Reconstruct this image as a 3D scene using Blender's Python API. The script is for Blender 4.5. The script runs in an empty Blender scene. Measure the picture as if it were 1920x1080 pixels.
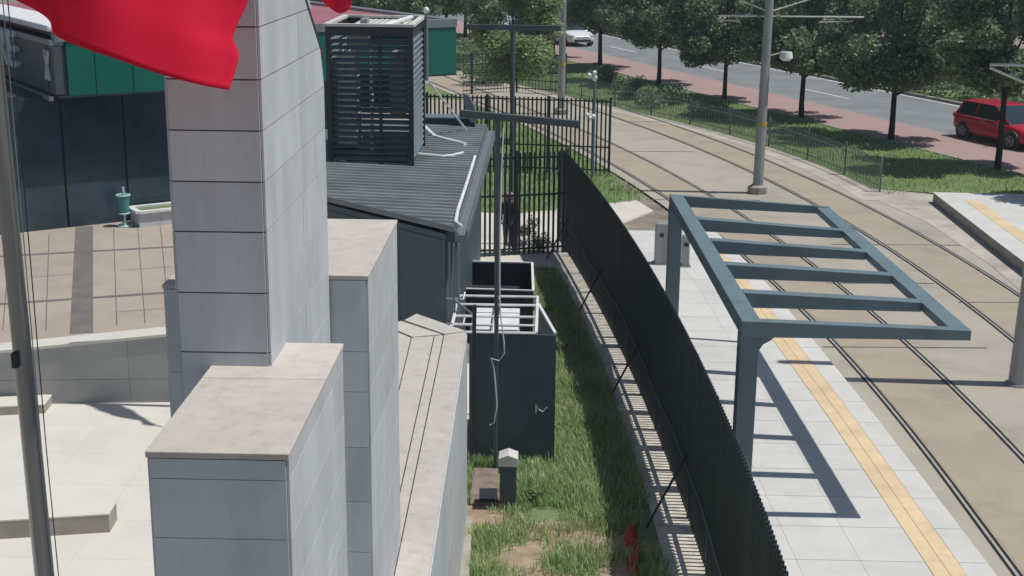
import bpy, bmesh, math, random
from mathutils import Vector, Matrix
R = math.radians
rnd = random.Random(7)
SC = bpy.context.scene

# ---------------------------------------------------------------- camera, light
F, H = 2600.0, 8.0
PITCH, ROLL, YAW = math.atan(690/2600), R(.55), R(1.5)
cam = bpy.data.cameras.new('camera'); camo = bpy.data.objects.new('camera', cam)
SC.collection.objects.link(camo); SC.camera = camo
CR = Matrix.Rotation(YAW, 3, 'Z') @ Matrix.Rotation(math.pi/2-PITCH, 3, 'X') @ Matrix.Rotation(ROLL, 3, 'Z')
CP = Vector((0, 0, H))
camo.matrix_world = Matrix.Translation(CP) @ CR.to_4x4()
cam.sensor_width = 36; cam.lens = 36*F/1920; cam.clip_start = .1; cam.clip_end = 2000
SC.render.resolution_x, SC.render.resolution_y = 1024, 576

SUN_EL, SUN_ROT = R(64.5), R(92)          # rotation is clockwise from +Y; +X is 90
w = bpy.data.worlds.new('World'); SC.world = w; w.use_nodes = True
nt = w.node_tree; bg = nt.nodes['Background']
sky = nt.nodes.new('ShaderNodeTexSky'); sky.sky_type = 'NISHITA'; sky.sun_disc = False
sky.sun_elevation = SUN_EL; sky.sun_rotation = SUN_ROT
nt.links.new(sky.outputs[0], bg.inputs[0]); bg.inputs[1].default_value = .062
sl = bpy.data.lights.new('sun', 'SUN'); sl.energy = 3.3; sl.angle = R(.5); sl.color = (1, .965, .90)
so = bpy.data.objects.new('sun', sl); SC.collection.objects.link(so)
sd = Vector((math.sin(SUN_ROT)*math.cos(SUN_EL), math.cos(SUN_ROT)*math.cos(SUN_EL), math.sin(SUN_EL)))
so.rotation_euler = sd.to_track_quat('Z', 'Y').to_euler(); so.location = (30, 0, 60)
SC.view_settings.view_transform = 'Standard'; SC.view_settings.look = 'None'
SC.view_settings.exposure = 0.10

# ---------------------------------------------------------------- survey helpers (photo point -> place in the world)
def ray(x, y): return CR @ Vector(((x-960)/F, (540-y)/F, -1))
def gz(x, y, z=0.0):
    d = ray(x, y); return CP + d*((z-H)/d.z)
def gy(x, y, Y):
    d = ray(x, y); return CP + d*(Y/d.y)
def gx(x, y, X):
    d = ray(x, y); return CP + d*(X/d.x)
def gp(x, y, p0, n):                     # hit a plane
    d = ray(x, y); return CP + d*((p0-CP).dot(n)/d.dot(n))

# ---------------------------------------------------------------- materials
def mat(name, col, rough=.8, var=.12, scale=3.0, bump=0.0, bscale=40.0, metal=0.0, island=0.0, col2=None, spec=.4, stain=0.0, sscale=.6, streak=None):
    m = bpy.data.materials.new(name); m.use_nodes = True
    n, l = m.node_tree.nodes, m.node_tree.links
    b = n['Principled BSDF']; b.inputs['Roughness'].default_value = rough; b.inputs['Metallic'].default_value = metal
    b.inputs['Specular IOR Level'].default_value = spec
    tc = n.new('ShaderNodeTexCoord')
    mp = n.new('ShaderNodeMapping'); l.new(tc.outputs['Object'], mp.inputs[0])
    if streak: mp.inputs['Scale'].default_value = streak
    tx = n.new('ShaderNodeTexNoise'); tx.inputs['Scale'].default_value = scale; tx.inputs['Detail'].default_value = 7; tx.inputs['Roughness'].default_value = .65
    l.new(mp.outputs[0], tx.inputs['Vector'])
    mx = n.new('ShaderNodeMix'); mx.data_type = 'RGBA'
    c2 = col2 if col2 else tuple(c*(1-2*var) for c in col); c1 = col if col2 else tuple(min(1, c*(1+2*var)) for c in col)
    mx.inputs['A'].default_value = (*c1, 1); mx.inputs['B'].default_value = (*c2, 1)
    rp = n.new('ShaderNodeMapRange'); rp.inputs[1].default_value = .3; rp.inputs[2].default_value = .7
    l.new(tx.outputs[0], rp.inputs[0]); l.new(rp.outputs[0], mx.inputs['Factor'])
    out = mx.outputs['Result']
    if stain:
        t2 = n.new('ShaderNodeTexNoise'); t2.inputs['Scale'].default_value = sscale; t2.inputs['Detail'].default_value = 9; t2.inputs['Roughness'].default_value = .7
        l.new(tc.outputs['Object'], t2.inputs['Vector'])
        r2 = n.new('ShaderNodeMapRange'); r2.inputs[1].default_value = .5; r2.inputs[2].default_value = .75; r2.inputs[3].default_value = 1; r2.inputs[4].default_value = 1-stain
        l.new(t2.outputs[0], r2.inputs[0])
        m2 = n.new('ShaderNodeMix'); m2.data_type = 'RGBA'; m2.blend_type = 'MULTIPLY'; m2.inputs['Factor'].default_value = 1
        l.new(out, m2.inputs['A']); l.new(r2.outputs[0], m2.inputs['B']); out = m2.outputs['Result']
    if island:
        g = n.new('ShaderNodeNewGeometry'); r3 = n.new('ShaderNodeMapRange')
        r3.inputs[3].default_value = 1-island; r3.inputs[4].default_value = 1+island
        l.new(g.outputs['Random Per Island'], r3.inputs[0])
        m3 = n.new('ShaderNodeMix'); m3.data_type = 'RGBA'; m3.blend_type = 'MULTIPLY'; m3.inputs['Factor'].default_value = 1
        l.new(out, m3.inputs['A']); l.new(r3.outputs[0], m3.inputs['B']); out = m3.outputs['Result']
    l.new(out, b.inputs['Base Color'])
    if bump:
        t4 = n.new('ShaderNodeTexNoise'); t4.inputs['Scale'].default_value = bscale; t4.inputs['Detail'].default_value = 5
        l.new(tc.outputs['Object'], t4.inputs['Vector'])
        bp = n.new('ShaderNodeBump'); bp.inputs['Strength'].default_value = bump; bp.inputs['Distance'].default_value = .02
        l.new(t4.outputs[0], bp.inputs['Height']); l.new(bp.outputs[0], b.inputs['Normal'])
    return m
def leafmat(name, c1, c2, trans=.35):
    m = mat(name, c1, .42 if 'flag' not in name else .8, col2=c2, scale=.9, island=.55 if 'flag' not in name else 0, spec=.55 if 'flag' not in name else .2)
    n, l = m.node_tree.nodes, m.node_tree.links
    b = n['Principled BSDF']; o = n['Material Output']
    t = n.new('ShaderNodeBsdfTranslucent'); s = n.new('ShaderNodeMixShader'); s.inputs[0].default_value = trans
    l.new(b.inputs['Base Color'].links[0].from_socket, t.inputs[0])
    l.new(b.outputs[0], s.inputs[1]); l.new(t.outputs[0], s.inputs[2]); l.new(s.outputs[0], o.inputs[0])
    return m
M = dict(
    ground=mat('ground_earth', (.25, .22, .18), .95, .2, .8, .5, 8),
    plaza=mat('plaza_stone', (.65, .63, .57), .85, .03, .5, .15, 60, island=.02, stain=.10),
    plaza2=mat('upper_plaza_stone', (.40, .345, .29), .85, .06, .7, .15, 60, island=.07, stain=.12),
    groove=mat('drain_band', (.17, .155, .15), .9, .1, 2),
    joint=mat('joint_dark', (.13, .13, .13), .9, .1, 2),
    clad=mat('stone_cladding', (.535, .57, .60), .6, .05, 1.6, .12, 140, island=.08, stain=.15, sscale=1.6, streak=(3, 3, .5)),
    cladtop=mat('stone_coping', (.54, .50, .455), .85, .035, 3.5, .2, 140, island=.05, stain=.22, sscale=9),
    louv_sunlit=mat('louvre_sunlit', (.20, .24, .28), .45, .08, 3, metal=.2),
    slate=mat('slate_panel', (.075, .105, .13), .55, .12, 1.2, island=.05),
    roofm=mat('corrugated_roof', (.21, .24, .255), .5, .12, .9, metal=.2, stain=.3),
    render=mat('wall_render', (.37, .37, .36), .85, .06, 1.2, .15, 60, stain=.2),
    darkmetal=mat('dark_metal', (.03, .038, .046), .5, .15, 3, spec=.4),
    blackfence=mat('black_fence_paint', (.026, .041, .047), .55, .2, 2.5, spec=.35, streak=(1, 1, .15)),
    greymetal=mat('grey_metal', (.23, .26, .28), .45, .08, 3, metal=.4),
    galv=mat('galvanised_steel', (.34, .36, .37), .5, .1, 4, metal=.35, stain=.15, sscale=3, streak=(1, 1, .2)),
    steel=mat('polished_steel', (.27, .29, .29), .32, .1, 5, metal=.7, streak=(6, 6, .1)),
    whitep=mat('white_paint', (.74, .75, .76), .5, .04, 4, stain=.12, sscale=4),
    cream=mat('cream_trim', (.6, .6, .57), .6, .06, 5),
    green=mat('green_cladding', (.004, .135, .10), .45, .05, .5, island=.04, stain=.08),
    sign=mat('sign_panel', (.075, .09, .10), .5, .10, 1),
    letter=mat('sign_letter', (.58, .60, .63), .45, .04, 2),
    pinkroof=mat('rose_roof', (.34, .13, .16), .7, .08, .6, stain=.15),
    glass=mat('dark_glass', (.035, .058, .085), .18, .4, .3, spec=.5),
    red=leafmat('flag_red', (.90, .03, .095), (.85, .026, .085), .5),
    plat=mat('platform_slab', (.60, .605, .58), .75, .035, 1.1, .08, 80, island=.045, stain=.14, sscale=1.3),
    platedge=mat('platform_edge', (.62, .61, .59), .75, .03, 1.1, .08, 80, island=.03, stain=.1, sscale=1.6),
    yellow=mat('tactile_yellow', (.72, .56, .36), .8, .05, 1.4, .3, 120, island=.03, stain=.22, sscale=2.6),
    slab=mat('track_concrete', (.45, .405, .34), .85, .1, .35, .2, 25, col2=(.36, .335, .285), stain=.28, sscale=.5),
    slab2=mat('track_infill', (.42, .36, .275), .85, .1, .45, .2, 25, col2=(.35, .305, .245), stain=.22, sscale=.8),
    shoulder=mat('track_shoulder', (.46, .42, .37), .9, .12, .8, .2, 25, stain=.35, sscale=.9),
    kerb=mat('kerb_concrete', (.36, .33, .29), .9, .1, 2, .2, 40, stain=.2),
    rail=mat('rail_steel', (.10, .085, .075), .4, .1, 2, metal=.6),
    railtop=mat('rail_running_face', (.52, .50, .47), .38, .1, 2, metal=.35),
    slot=mat('rail_slot', (.018, .016, .015), .9, .1, 2),
    asphalt=mat('asphalt', (.215, .235, .25), .85, .08, .5, .25, 60, stain=.12, sscale=.25),
    pink=mat('red_paving', (.40, .265, .26), .9, .1, .5, .2, 60, col2=(.37, .27, .255), stain=.12, sscale=.6),
    paint=mat('road_paint', (.72, .72, .70), .7, .05, 3, stain=.2, sscale=3),
    soil=mat('lawn_soil', (.25, .27, .15), .95, .2, 1.2, .6, 12, col2=(.14, .21, .09)),
    lawn=mat('lawn_green', (.18, .25, .09), .9, .2, .6, .6, 20, col2=(.11, .17, .065)),
    sand=mat('sandy_earth', (.34, .26, .19), .95, .15, 3, .5, 20),
    pathc=mat('pale_path', (.63, .59, .54), .9, .06, .9, .2, 30, stain=.2),
    gravel=mat('pale_strip', (.62, .58, .50), .95, .12, 6, .4, 40, stain=.35, sscale=5),
    blade=leafmat('grass_blade', (.30, .48, .18), (.46, .52, .27), .45),
    straw=leafmat('dry_stalk', (.55, .50, .30), (.42, .42, .22), .3),
    leafd=leafmat('plane_leaf', (.19, .28, .14), (.25, .32, .20), .45),
    leafl=leafmat('poplar_leaf', (.40, .48, .27), (.30, .38, .20), .5),
    shrub=leafmat('shrub_leaf', (.14, .19, .07), (.20, .22, .11), .35),
    bark=mat('bark', (.035, .025, .02), .95, .25, 6, .6, 30),
    barkp=mat('pale_bark', (.16, .15, .13), .95, .2, 6, .6, 30),
    hoopgreen=mat('hoop_fence_paint', (.13, .165, .155), .5, .1, 4),
    tgrey=mat('t_post_paint', (.075, .095, .11), .5, .1, 3),
    shelter=mat('shelter_paint', (.145, .205, .235), .5, .06, 2, spec=.35, stain=.12, sscale=2),
    carwhite=mat('white_car_paint', (.72, .74, .76), .25, .02, 1),
    carred=mat('red_car_paint', (.42, .012, .03), .22, .04, 1),
    tyre=mat('tyre_rubber', (.015, .015, .016), .85, .2, 6),
    carglass=mat('car_glass', (.02, .035, .045), .08, .2, 1, spec=.8),
    lamp=mat('lamp_glass', (.7, .72, .74), .15, .03, 3),
    plate=mat('number_plate', (.75, .75, .73), .5, .02, 3),
    skin=mat('skin', (.42, .25, .18), .6, .05, 5),
    cloth_dark=mat('dark_cloth', (.018, .022, .028), .9, .2, 5),
    cloth_grey=mat('grey_cloth', (.09, .09, .10), .9, .2, 5),
    scarf=mat('pink_scarf', (.42, .22, .24), .9, .1, 5),
    shoe=mat('pale_shoe', (.5, .48, .46), .8, .1, 5),
    teal=mat('teal_paint', (.06, .27, .28), .5, .08, 4),
    ltblue=mat('pale_blue_paint', (.5, .68, .70), .5, .06, 4),
    redplastic=mat('red_plastic', (.55, .05, .04), .5, .1, 6),
    bandyel=mat('yellow_band', (.45, .33, .05), .6, .05, 5),
    signback=mat('sign_back', (.42, .44, .45), .55, .05, 3),
    dirt=mat('dirty_board', (.25, .20, .165), .9, .15, 3, .2, 30, stain=.3, sscale=3),
)

# ---------------------------------------------------------------- mesh helpers
class MB:
    def __init__(s): s.v = []; s.f = []; s.mi = []; s.m = 0
    def add(s, vs, fs):
        o = len(s.v); s.v += [tuple(p) for p in vs]
        for f in fs: s.f.append(tuple(i+o for i in f)); s.mi.append(s.m)
    def hexa(s, b, t):                   # bottom quad, top quad (ccw from above)
        s.add(list(b)+list(t), [(3, 2, 1, 0), (4, 5, 6, 7), (0, 1, 5, 4), (1, 2, 6, 5), (2, 3, 7, 6), (3, 0, 4, 7)])
    def box(s, x0, x1, y0, y1, z0, z1):
        s.hexa([(x0, y0, z0), (x1, y0, z0), (x1, y1, z0), (x0, y1, z0)], [(x0, y0, z1), (x1, y0, z1), (x1, y1, z1), (x0, y1, z1)])
    def prism(s, poly, z0, z1):
        a = sum(poly[i][0]*poly[(i+1) % len(poly)][1]-poly[(i+1) % len(poly)][0]*poly[i][1] for i in range(len(poly)))
        if a < 0: poly = poly[::-1]
        n = len(poly)
        z0f = z0 if callable(z0) else (lambda x, y: z0); z1f = z1 if callable(z1) else (lambda x, y: z1)
        vs = [(p[0], p[1], z0f(p[0], p[1])) for p in poly]+[(p[0], p[1], z1f(p[0], p[1])) for p in poly]
        s.add(vs, [tuple(range(n-1, -1, -1)), tuple(range(n, 2*n))]+[(i, (i+1) % n, n+(i+1) % n, n+i) for i in range(n)])
    def bar(s, a, b, w, h, up=(0, 0, 1)):
        a, b = Vector(a), Vector(b); d = (b-a).normalized(); u = Vector(up)
        if abs(d.dot(u)) > .98: u = Vector((0, 1, 0))
        x = d.cross(u).normalized(); z = x.cross(d).normalized()
        q = lambda p: [p-x*w/2-z*h/2, p+x*w/2-z*h/2, p+x*w/2+z*h/2, p-x*w/2+z*h/2]
        A, B = q(a), q(b)
        s.add(A+B, [(0, 1, 2, 3), (7, 6, 5, 4), (0, 4, 5, 1), (1, 5, 6, 2), (2, 6, 7, 3), (3, 7, 4, 0)])
    def tube(s, pts, r, n=8, cap=True):
        pts = [Vector(p) for p in pts]; k = len(pts)
        rs = r if isinstance(r, (list, tuple)) else [r]*k
        o = len(s.v); pu = None
        for i, p in enumerate(pts):
            d = (pts[min(i+1, k-1)]-pts[max(i-1, 0)]).normalized()
            u = pu if pu is not None else (Vector((0, 0, 1)) if abs(d.z) < .9 else Vector((1, 0, 0)))
            x = d.cross(u).normalized(); pu = x.cross(d).normalized(); y = pu
            for j in range(n):
                a = 2*math.pi*j/n; s.v.append(tuple(p+(x*math.cos(a)+y*math.sin(a))*rs[i]))
        for i in range(k-1):
            for j in range(n):
                s.f.append((o+i*n+j, o+i*n+(j+1) % n, o+(i+1)*n+(j+1) % n, o+(i+1)*n+j)); s.mi.append(s.m)
        if cap:
            s.f.append(tuple(o+j for j in range(n-1, -1, -1))); s.mi.append(s.m)
            s.f.append(tuple(o+(k-1)*n+j for j in range(n))); s.mi.append(s.m)
    def ell(s, c, rx, ry, rz, nu=12, nv=8):
        c = Vector(c); o = len(s.v)
        for i in range(nv+1):
            t = math.pi*i/nv
            for j in range(nu):
                a = 2*math.pi*j/nu; s.v.append((c.x+rx*math.sin(t)*math.cos(a), c.y+ry*math.sin(t)*math.sin(a), c.z+rz*math.cos(t)))
        for i in range(nv):
            for j in range(nu):
                s.f.append((o+i*nu+j, o+(i+1)*nu+j, o+(i+1)*nu+(j+1) % nu, o+i*nu+(j+1) % nu)); s.mi.append(s.m)
    def ribbon(s, L, Rr, z):
        n = len(L); zf = z if callable(z) else (lambda x, y: z)
        s.add([(p[0], p[1], zf(*p[:2])) for p in L]+[(p[0], p[1], zf(*p[:2])) for p in Rr], [(i, n+i, n+i+1, i+1) for i in range(n-1)])
    def build(s, name, m, parent=None, smooth=False, bevel=0.0, loc=None):
        me = bpy.data.meshes.new(name)
        off = Vector(loc) if loc is not None else Vector((0, 0, 0))
        me.from_pydata([tuple(Vector(p)-off) for p in s.v], [], s.f)
        for mm in (m if isinstance(m, list) else [m]): me.materials.append(mm)
        if isinstance(m, list): me.polygons.foreach_set('material_index', s.mi)
        bm = bmesh.new(); bm.from_mesh(me); bmesh.ops.recalc_face_normals(bm, faces=bm.faces)
        if name in FLAT:
            for f in bm.faces:
                if f.normal.z < 0: f.normal_flip()
        bm.to_mesh(me); bm.free()
        if smooth: me.polygons.foreach_set('use_smooth', [True]*len(me.polygons)); me.set_sharp_from_angle(angle=R(40))
        o = bpy.data.objects.new(name, me); SC.collection.objects.link(o)
        o.location = off
        if parent:
            o.parent = parent; o.location = off-TRUE[parent.name]
        TRUE[o.name] = off.copy()
        if bevel:
            b = o.modifiers.new('bevel', 'BEVEL'); b.width = bevel; b.segments = 2; b.limit_method = 'ANGLE'; b.angle_limit = R(50)
        return o
FLAT = {'ground', 'lawn', 'road', 'red_pavement', 'track_bed'}
TRUE = {}
def tag(o, label, cat, group=None):
    o['label'] = label; o['category'] = cat
    if group: o['group'] = group
    return o
def struct(o): o['kind'] = 'structure'; return o
def thing(name, label, cat, loc=(0, 0, 0), group=None):
    o = bpy.data.objects.new(name, None); SC.collection.objects.link(o); o.location = loc; o.empty_display_size = .2
    TRUE[o.name] = Vector(loc); return tag(o, label, cat, group)
def copytree(o, parent=None):
    c = o.copy(); SC.collection.objects.link(c); TRUE[c.name] = TRUE[o.name].copy()
    if parent: c.parent = parent
    for ch in list(o.children): copytree(ch, c)
    return c
def quadf(c, Y): return c[0]+c[1]*Y+c[2]*Y*Y
def curve(c, lo, hi):                    # quadratic between lo and hi, straight beyond
    def f(Y):
        if Y < lo: return quadf(c, lo)+(c[1]+2*c[2]*lo)*(Y-lo)
        if Y > hi: return quadf(c, hi)+(c[1]+2*c[2]*hi)*(Y-hi)
        return quadf(c, Y)
    return f
def line(f, y0, y1, n=60, off=0.0):
    out = []
    for i in range(n+1):
        Y = y0+(y1-y0)*i/n; s = (f(Y+.05)-f(Y-.05))/.1; q = 1/math.hypot(1, s)
        out.append((f(Y)+off*q, Y-off*s*q))
    return out
tr1 = curve((5.338, .159, -.00453), 19, 58); tr2 = curve((7.097, .2526, -.00538), 26, 62)
roadN = lambda Y: 33.9-.398*Y; roadF = lambda Y: 36.9-.389*Y; laneX = lambda Y: 39.2-.382*Y; farX = lambda Y: 43.1-.3868*Y
hairX = curve((-9.01, 1.0233, -.01351), 42, 58)
FENCE = [(2.17-.00663*max(0, y-12)**1.8, y) for y in [34.9, 33.6]+[32.5-1.25*i for i in range(17)]+[10.5, 7, 4]]
def along(poly, d):                      # point and direction at distance d
    for a, b in zip(poly[:-1], poly[1:]):
        a, b = Vector(a), Vector(b); L = (b-a).length
        if d <= L: return a+(b-a)*(d/L), (b-a)/L
        d -= L
    return b, (b-a)/L
def plen(poly): return sum((Vector(b)-Vector(a)).length for a, b in zip(poly[:-1], poly[1:]))
def fenceX(Y):
    for a, b in zip(FENCE[:-1], FENCE[1:]):
        if b[1] <= Y <= a[1]: return b[0]+(a[0]-b[0])*(Y-b[1])/(a[1]-b[1])
    return FENCE[0][0] if Y > FENCE[0][1] else FENCE[-1][0]

# ================================================================ SETTING
b = MB(); b.add([(-400, -60, -.06), (400, -60, -.06), (400, 900, -.06), (-400, 900, -.06)], [(0, 1, 2, 3)])
struct(b.build('ground', M['ground']))
# --- tram track bed
b = MB()
b.ribbon(line(lambda Y: tr1(Y)-1.15 if Y > 31 else tr1(Y)-1.35, 2, 140, 90), line(lambda Y: hairX(Y)+.15 if Y > 41 else 12.6, 2, 140, 90), 0.0)
struct(b.build('track_bed', M['slab']))
b = MB()
for t in (tr1, tr2): b.ribbon(line(t, 2, 140, 90, -.62), line(t, 2, 140, 90, .62), .004)
struct(b.build('track_infill', M['slab2']))
b = MB(); b.ribbon([(hairX(Y)+(0 if Y > 41 else 0)-.9, Y) for Y in range(41, 90)], [(hairX(Y)+.1, Y) for Y in range(41, 90)], .0062)
b.ribbon([(10.6, 24), (10.75, 33), (10.5, 38), (9.6, 42), (9.1, 45)], [(12.5, 24), (12.5, 33), (12.4, 38), (12.2, 41.9), (10.0, 43)], .0076)
struct(b.build('track_shoulder', M['shoulder']))
# slab joints across the tracks
b = MB()
for Y, x0, x1 in ((57.2, 3.3, 5.0), (40.6, 2.9, 6.3), (35.0, 7.3, 10.6), (31.0, 6.4, 8.9), (26.0, 5.4, 8.6), (49.5, 2.2, 5.2), (20.3, 7.6, 10), (29.5, 9, 12)):
    b.prism([(x0, Y), (x1, Y+.12), (x1, Y+.17), (x0, Y+.05)], .0, .009)
struct(b.build('slab_joint', M['joint']))
for t, off, lab in ((tr1, -.7175, 'grooved steel rail closest to the yellow-lined platform edge'), (tr1, .7175, 'second grooved rail out from the yellow-lined platform, track side of the steel shelter'),
                    (tr2, -.7175, 'grooved rail just beyond the grey overhead line poles'), (tr2, .7175, 'outermost grooved rail next to the small hoop fence')):
    o = thing('tram_rail', lab, 'rail', (t(20)+off, 20, 0), 'grooved tram rails')
    b = MB(); b.ribbon(line(t, 2, 140, 120, off-.06), line(t, 2, 140, 120, off+.065), .010); b.build('rail_bed', M['slot'], o)
    b = MB(); L1, L2 = line(t, 2, 140, 120, off-.030), line(t, 2, 140, 120, off+.012)
    b.ribbon(L1, L2, .017); b.build('rail_head', M['railtop'], o)
# --- platforms
pe = curve((5.56-.0, 0, 0), 0, 1)
PE = [(5.62, 2), (5.60, 12), (5.562, 15.65), (5.341, 21.36), (4.87, 29.36), (4.55, 33), (4.2, 36)]
def peX(Y):
    for a, c in zip(PE[:-1], PE[1:]):
        if a[1] <= Y <= c[1]: return a[0]+(c[0]-a[0])*(Y-a[1])/(c[1]-a[1])
    return PE[-1][0]
YS = [2+i*1.0 for i in range(0, 34)]
b = MB()
for i in range(len(YS)-1):
    y0, y1 = YS[i], YS[i+1]
    if y1 > 35: break
    g = .004
    def strip(o0, o1, z1, bb=b):
        q = [(peX(y0)+o0, y0+g), (peX(y0)+o1, y0+g), (peX(y1)+o1, y1-g), (peX(y1)+o0, y1-g)]
        bb.prism(q, -.03, z1)
    b.m = 1; strip(-.36, 0, .302)
    b.m = 0
    xs = [0.78]
    while peX(y0)-xs[-1] > fenceX(y0)+.5: xs.append(xs[-1]+.8)
    last = peX((y0+y1)/2)-fenceX((y0+y1)/2)-.24
    for a, c in zip(xs, [min(q_, last) for q_ in xs[1:]]+[last]):
        if c-a > .05: strip(-c+g, -a, .30)
    strip(-last+.0, -last+.03, .296)
struct(b.build('platform', [M['plat'], M['platedge']]))
b = MB()
yy = 2.0
while yy < 34:
    for k in (0, 1):
        q = [(peX(yy)-.776+.207*k, yy+.0006), (peX(yy)-.776+.207*k+.2, yy+.0006), (peX(yy+.4)-.776+.207*k+.2, yy+.3994), (peX(yy+.4)-.776+.207*k, yy+.3994)]
        b.prism(q, 0, .306)
    yy += .4
struct(b.build('tactile_paving', M['yellow']))
b = MB(); b.prism([(peX(y)-.05, y) for y in YS]+[(fenceX(y)+.25, y) for y in YS[::-1]], -.05, .285)
struct(b.build('platform_base', M['kerb']))
b = MB(); P2 = [gz(1750, 360, .3), gz(1880, 460, .3), gz(1925, 495, .3)]
FARP = [(11.43, 40.9), (11.36, 37), (11.30, 34), (11.28, 32), (11.28, 10)]
b.prism(FARP+[(15.2, 10), (15.2, 40.7)], -.03, .285); struct(b.build('far_platform_base', M['kerb']))  # darker body colour holds the shade of the track-facing side
b = MB(); b.prism([(x-.02, y) for x, y in FARP]+[(15.2, 10), (15.2, 40.75)], .287, .30); struct(b.build('far_platform', M['plat']))
b = MB(); b.prism([(12.0, 39.7), (12.4, 39.6), (12.3, 34), (12.3, 10), (11.9, 10), (11.9, 34)], .2, .306); struct(b.build('far_tactile_paving', M['yellow']))
# --- road, red pavement, verge
b = MB(); b.ribbon(line(roadN, 8, 260, 60, -.1), line(roadF, 8, 260, 60, .15), .02); struct(b.build('red_pavement', M['pink']))
b = MB(); b.ribbon(line(roadF, 8, 260, 60), line(farX, 8, 260, 60, .35), .012)
b.ribbon(line(farX, 8, 260, 60, 9.6), line(farX, 8, 260, 60, 17.2), .012); struct(b.build('road', M['asphalt']))
b = MB(); b.ribbon(line(farX, 8, 260, 60, 17.2), line(farX, 8, 260, 60, 24.5), .03); struct(b.build('far_pavement', M['pink']))
b = MB()
for off, w_ in ((.30, .22),):
    L1, L2 = line(farX, 8, 260, 60, off), line(farX, 8, 260, 60, off+w_)
    for (p, q), (r_, s_) in zip(zip(L1, L1[1:]), zip(L2, L2[1:])): b.prism([p, q, s_, r_], 0, .13)
L1, L2 = line(farX, 8, 260, 60, 9.4), line(farX, 8, 260, 60, 9.6)
for (p, q), (r_, s_) in zip(zip(L1, L1[1:]), zip(L2, L2[1:])): b.prism([p, q, s_, r_], 0, .13)
struct(b.build('road_kerb', M['kerb']))
b = MB()
L1, L2 = line(roadF, 8, 260, 160, -.02), line(roadF, 8, 260, 160, .1)
for (p, q), (r_, s_) in zip(zip(L1, L1[1:]), zip(L2, L2[1:])): b.prism([p, q, s_, r_], 0, .026)
L1, L2 = line(roadN, 8, 260, 160, -.12), line(roadN, 8, 260, 160, .0)
for (p, q), (r_, s_) in zip(zip(L1, L1[1:]), zip(L2, L2[1:])): b.prism([p, q, s_, r_], 0, .05)
struct(b.build('pavement_edging', M['kerb']))
b = MB()
Y = 20.4
while Y < 200:
    p = line(laneX, Y, Y+3.9, 3, -.065), line(laneX, Y, Y+3.9, 3, .065); b.ribbon(p[0], p[1], .018); Y += 11.35
b.ribbon(line(farX, 8, 260, 60, -.08), line(farX, 8, 260, 60, .06), .018)
struct(b.build('road_marking', M['paint']))
b = MB()
b.ribbon([(hairX(y)+.05 if y > 42 else 12.35, y) for y in range(40, 120)], [(roadN(y)-.1, y) for y in range(40, 120)], .014)
b.ribbon([(15.2, y) for y in range(10, 41)], [(roadN(y)-.1, y) for y in range(10, 41)], .014)
b.ribbon(line(farX, 8, 260, 60, .5), line(farX, 8, 260, 60, 9.4), .10)
struct(b.build('verge', M['lawn']))
# --- ground between the walls and the track
b = MB(); b.prism([(-1.3, 2), (2.0, 2), (2.0, 20), (1.3, 25), (.8, 29), (.5, 32.2), (-.5, 32.2), (-.5, 28.6), (-1.2, 28.6), (-1.2, 19)], -.05, .004); struct(b.build('lawn', M['soil']))
b = MB(); b.prism([(-3.0, 28.3), (-.5, 28.3), (-.45, 32.0), (.45, 32.0), (.5, 33), (1.5, 36.2), (3.0, 39), (2.6, 40.5), (-1, 38.2), (-3.0, 38.6)], -.05, .008); struct(b.build('path', M['pathc']))
b = MB(); b.prism([(-9, 38.6), (-3, 38.6), (-1, 38.2), (2.6, 40.5), (tr1(46)-1.2, 46), (tr1(60)-1.2, 60), (tr1(100)-1.2, 100), (-30, 100), (-30, 48)], -.05, .004); struct(b.build('back_lawn', M['lawn']))
b = MB()
L = [(fenceX(y)-.50, y) for y in [6+.5*i for i in range(56)]]; Rr = [(fenceX(y)+.25, y) for y in [6+.5*i for i in range(56)]]
b.ribbon(L, Rr, .02); struct(b.build('gravel_strip', M['gravel']))
b = MB(); rr = random.Random(3)
def blob(cx, cy, rx, ry, n=22): return [(cx+rx*math.cos(2*math.pi*i/n)*(1+.25*rr.uniform(-1, 1)), cy+ry*math.sin(2*math.pi*i/n)*(1+.25*rr.uniform(-1, 1))) for i in range(n)]
for bi, (px, py, rx, ry) in enumerate(((1010, 1075, .55, 1.0), (1180, 1065, .5, .7), (1050, 1000, .5, .35), (1110, 1015, .5, .5), (905, 965, .32, .5), (1125, 960, .2, .25), (920, 1075, .35, .4))):
    g = gz(px, py); b.prism(blob(g.x, g.y, rx, ry), -.03-bi*.001, .009+bi*.0017)
struct(b.build('bare_earth', M['sand']))
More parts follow.
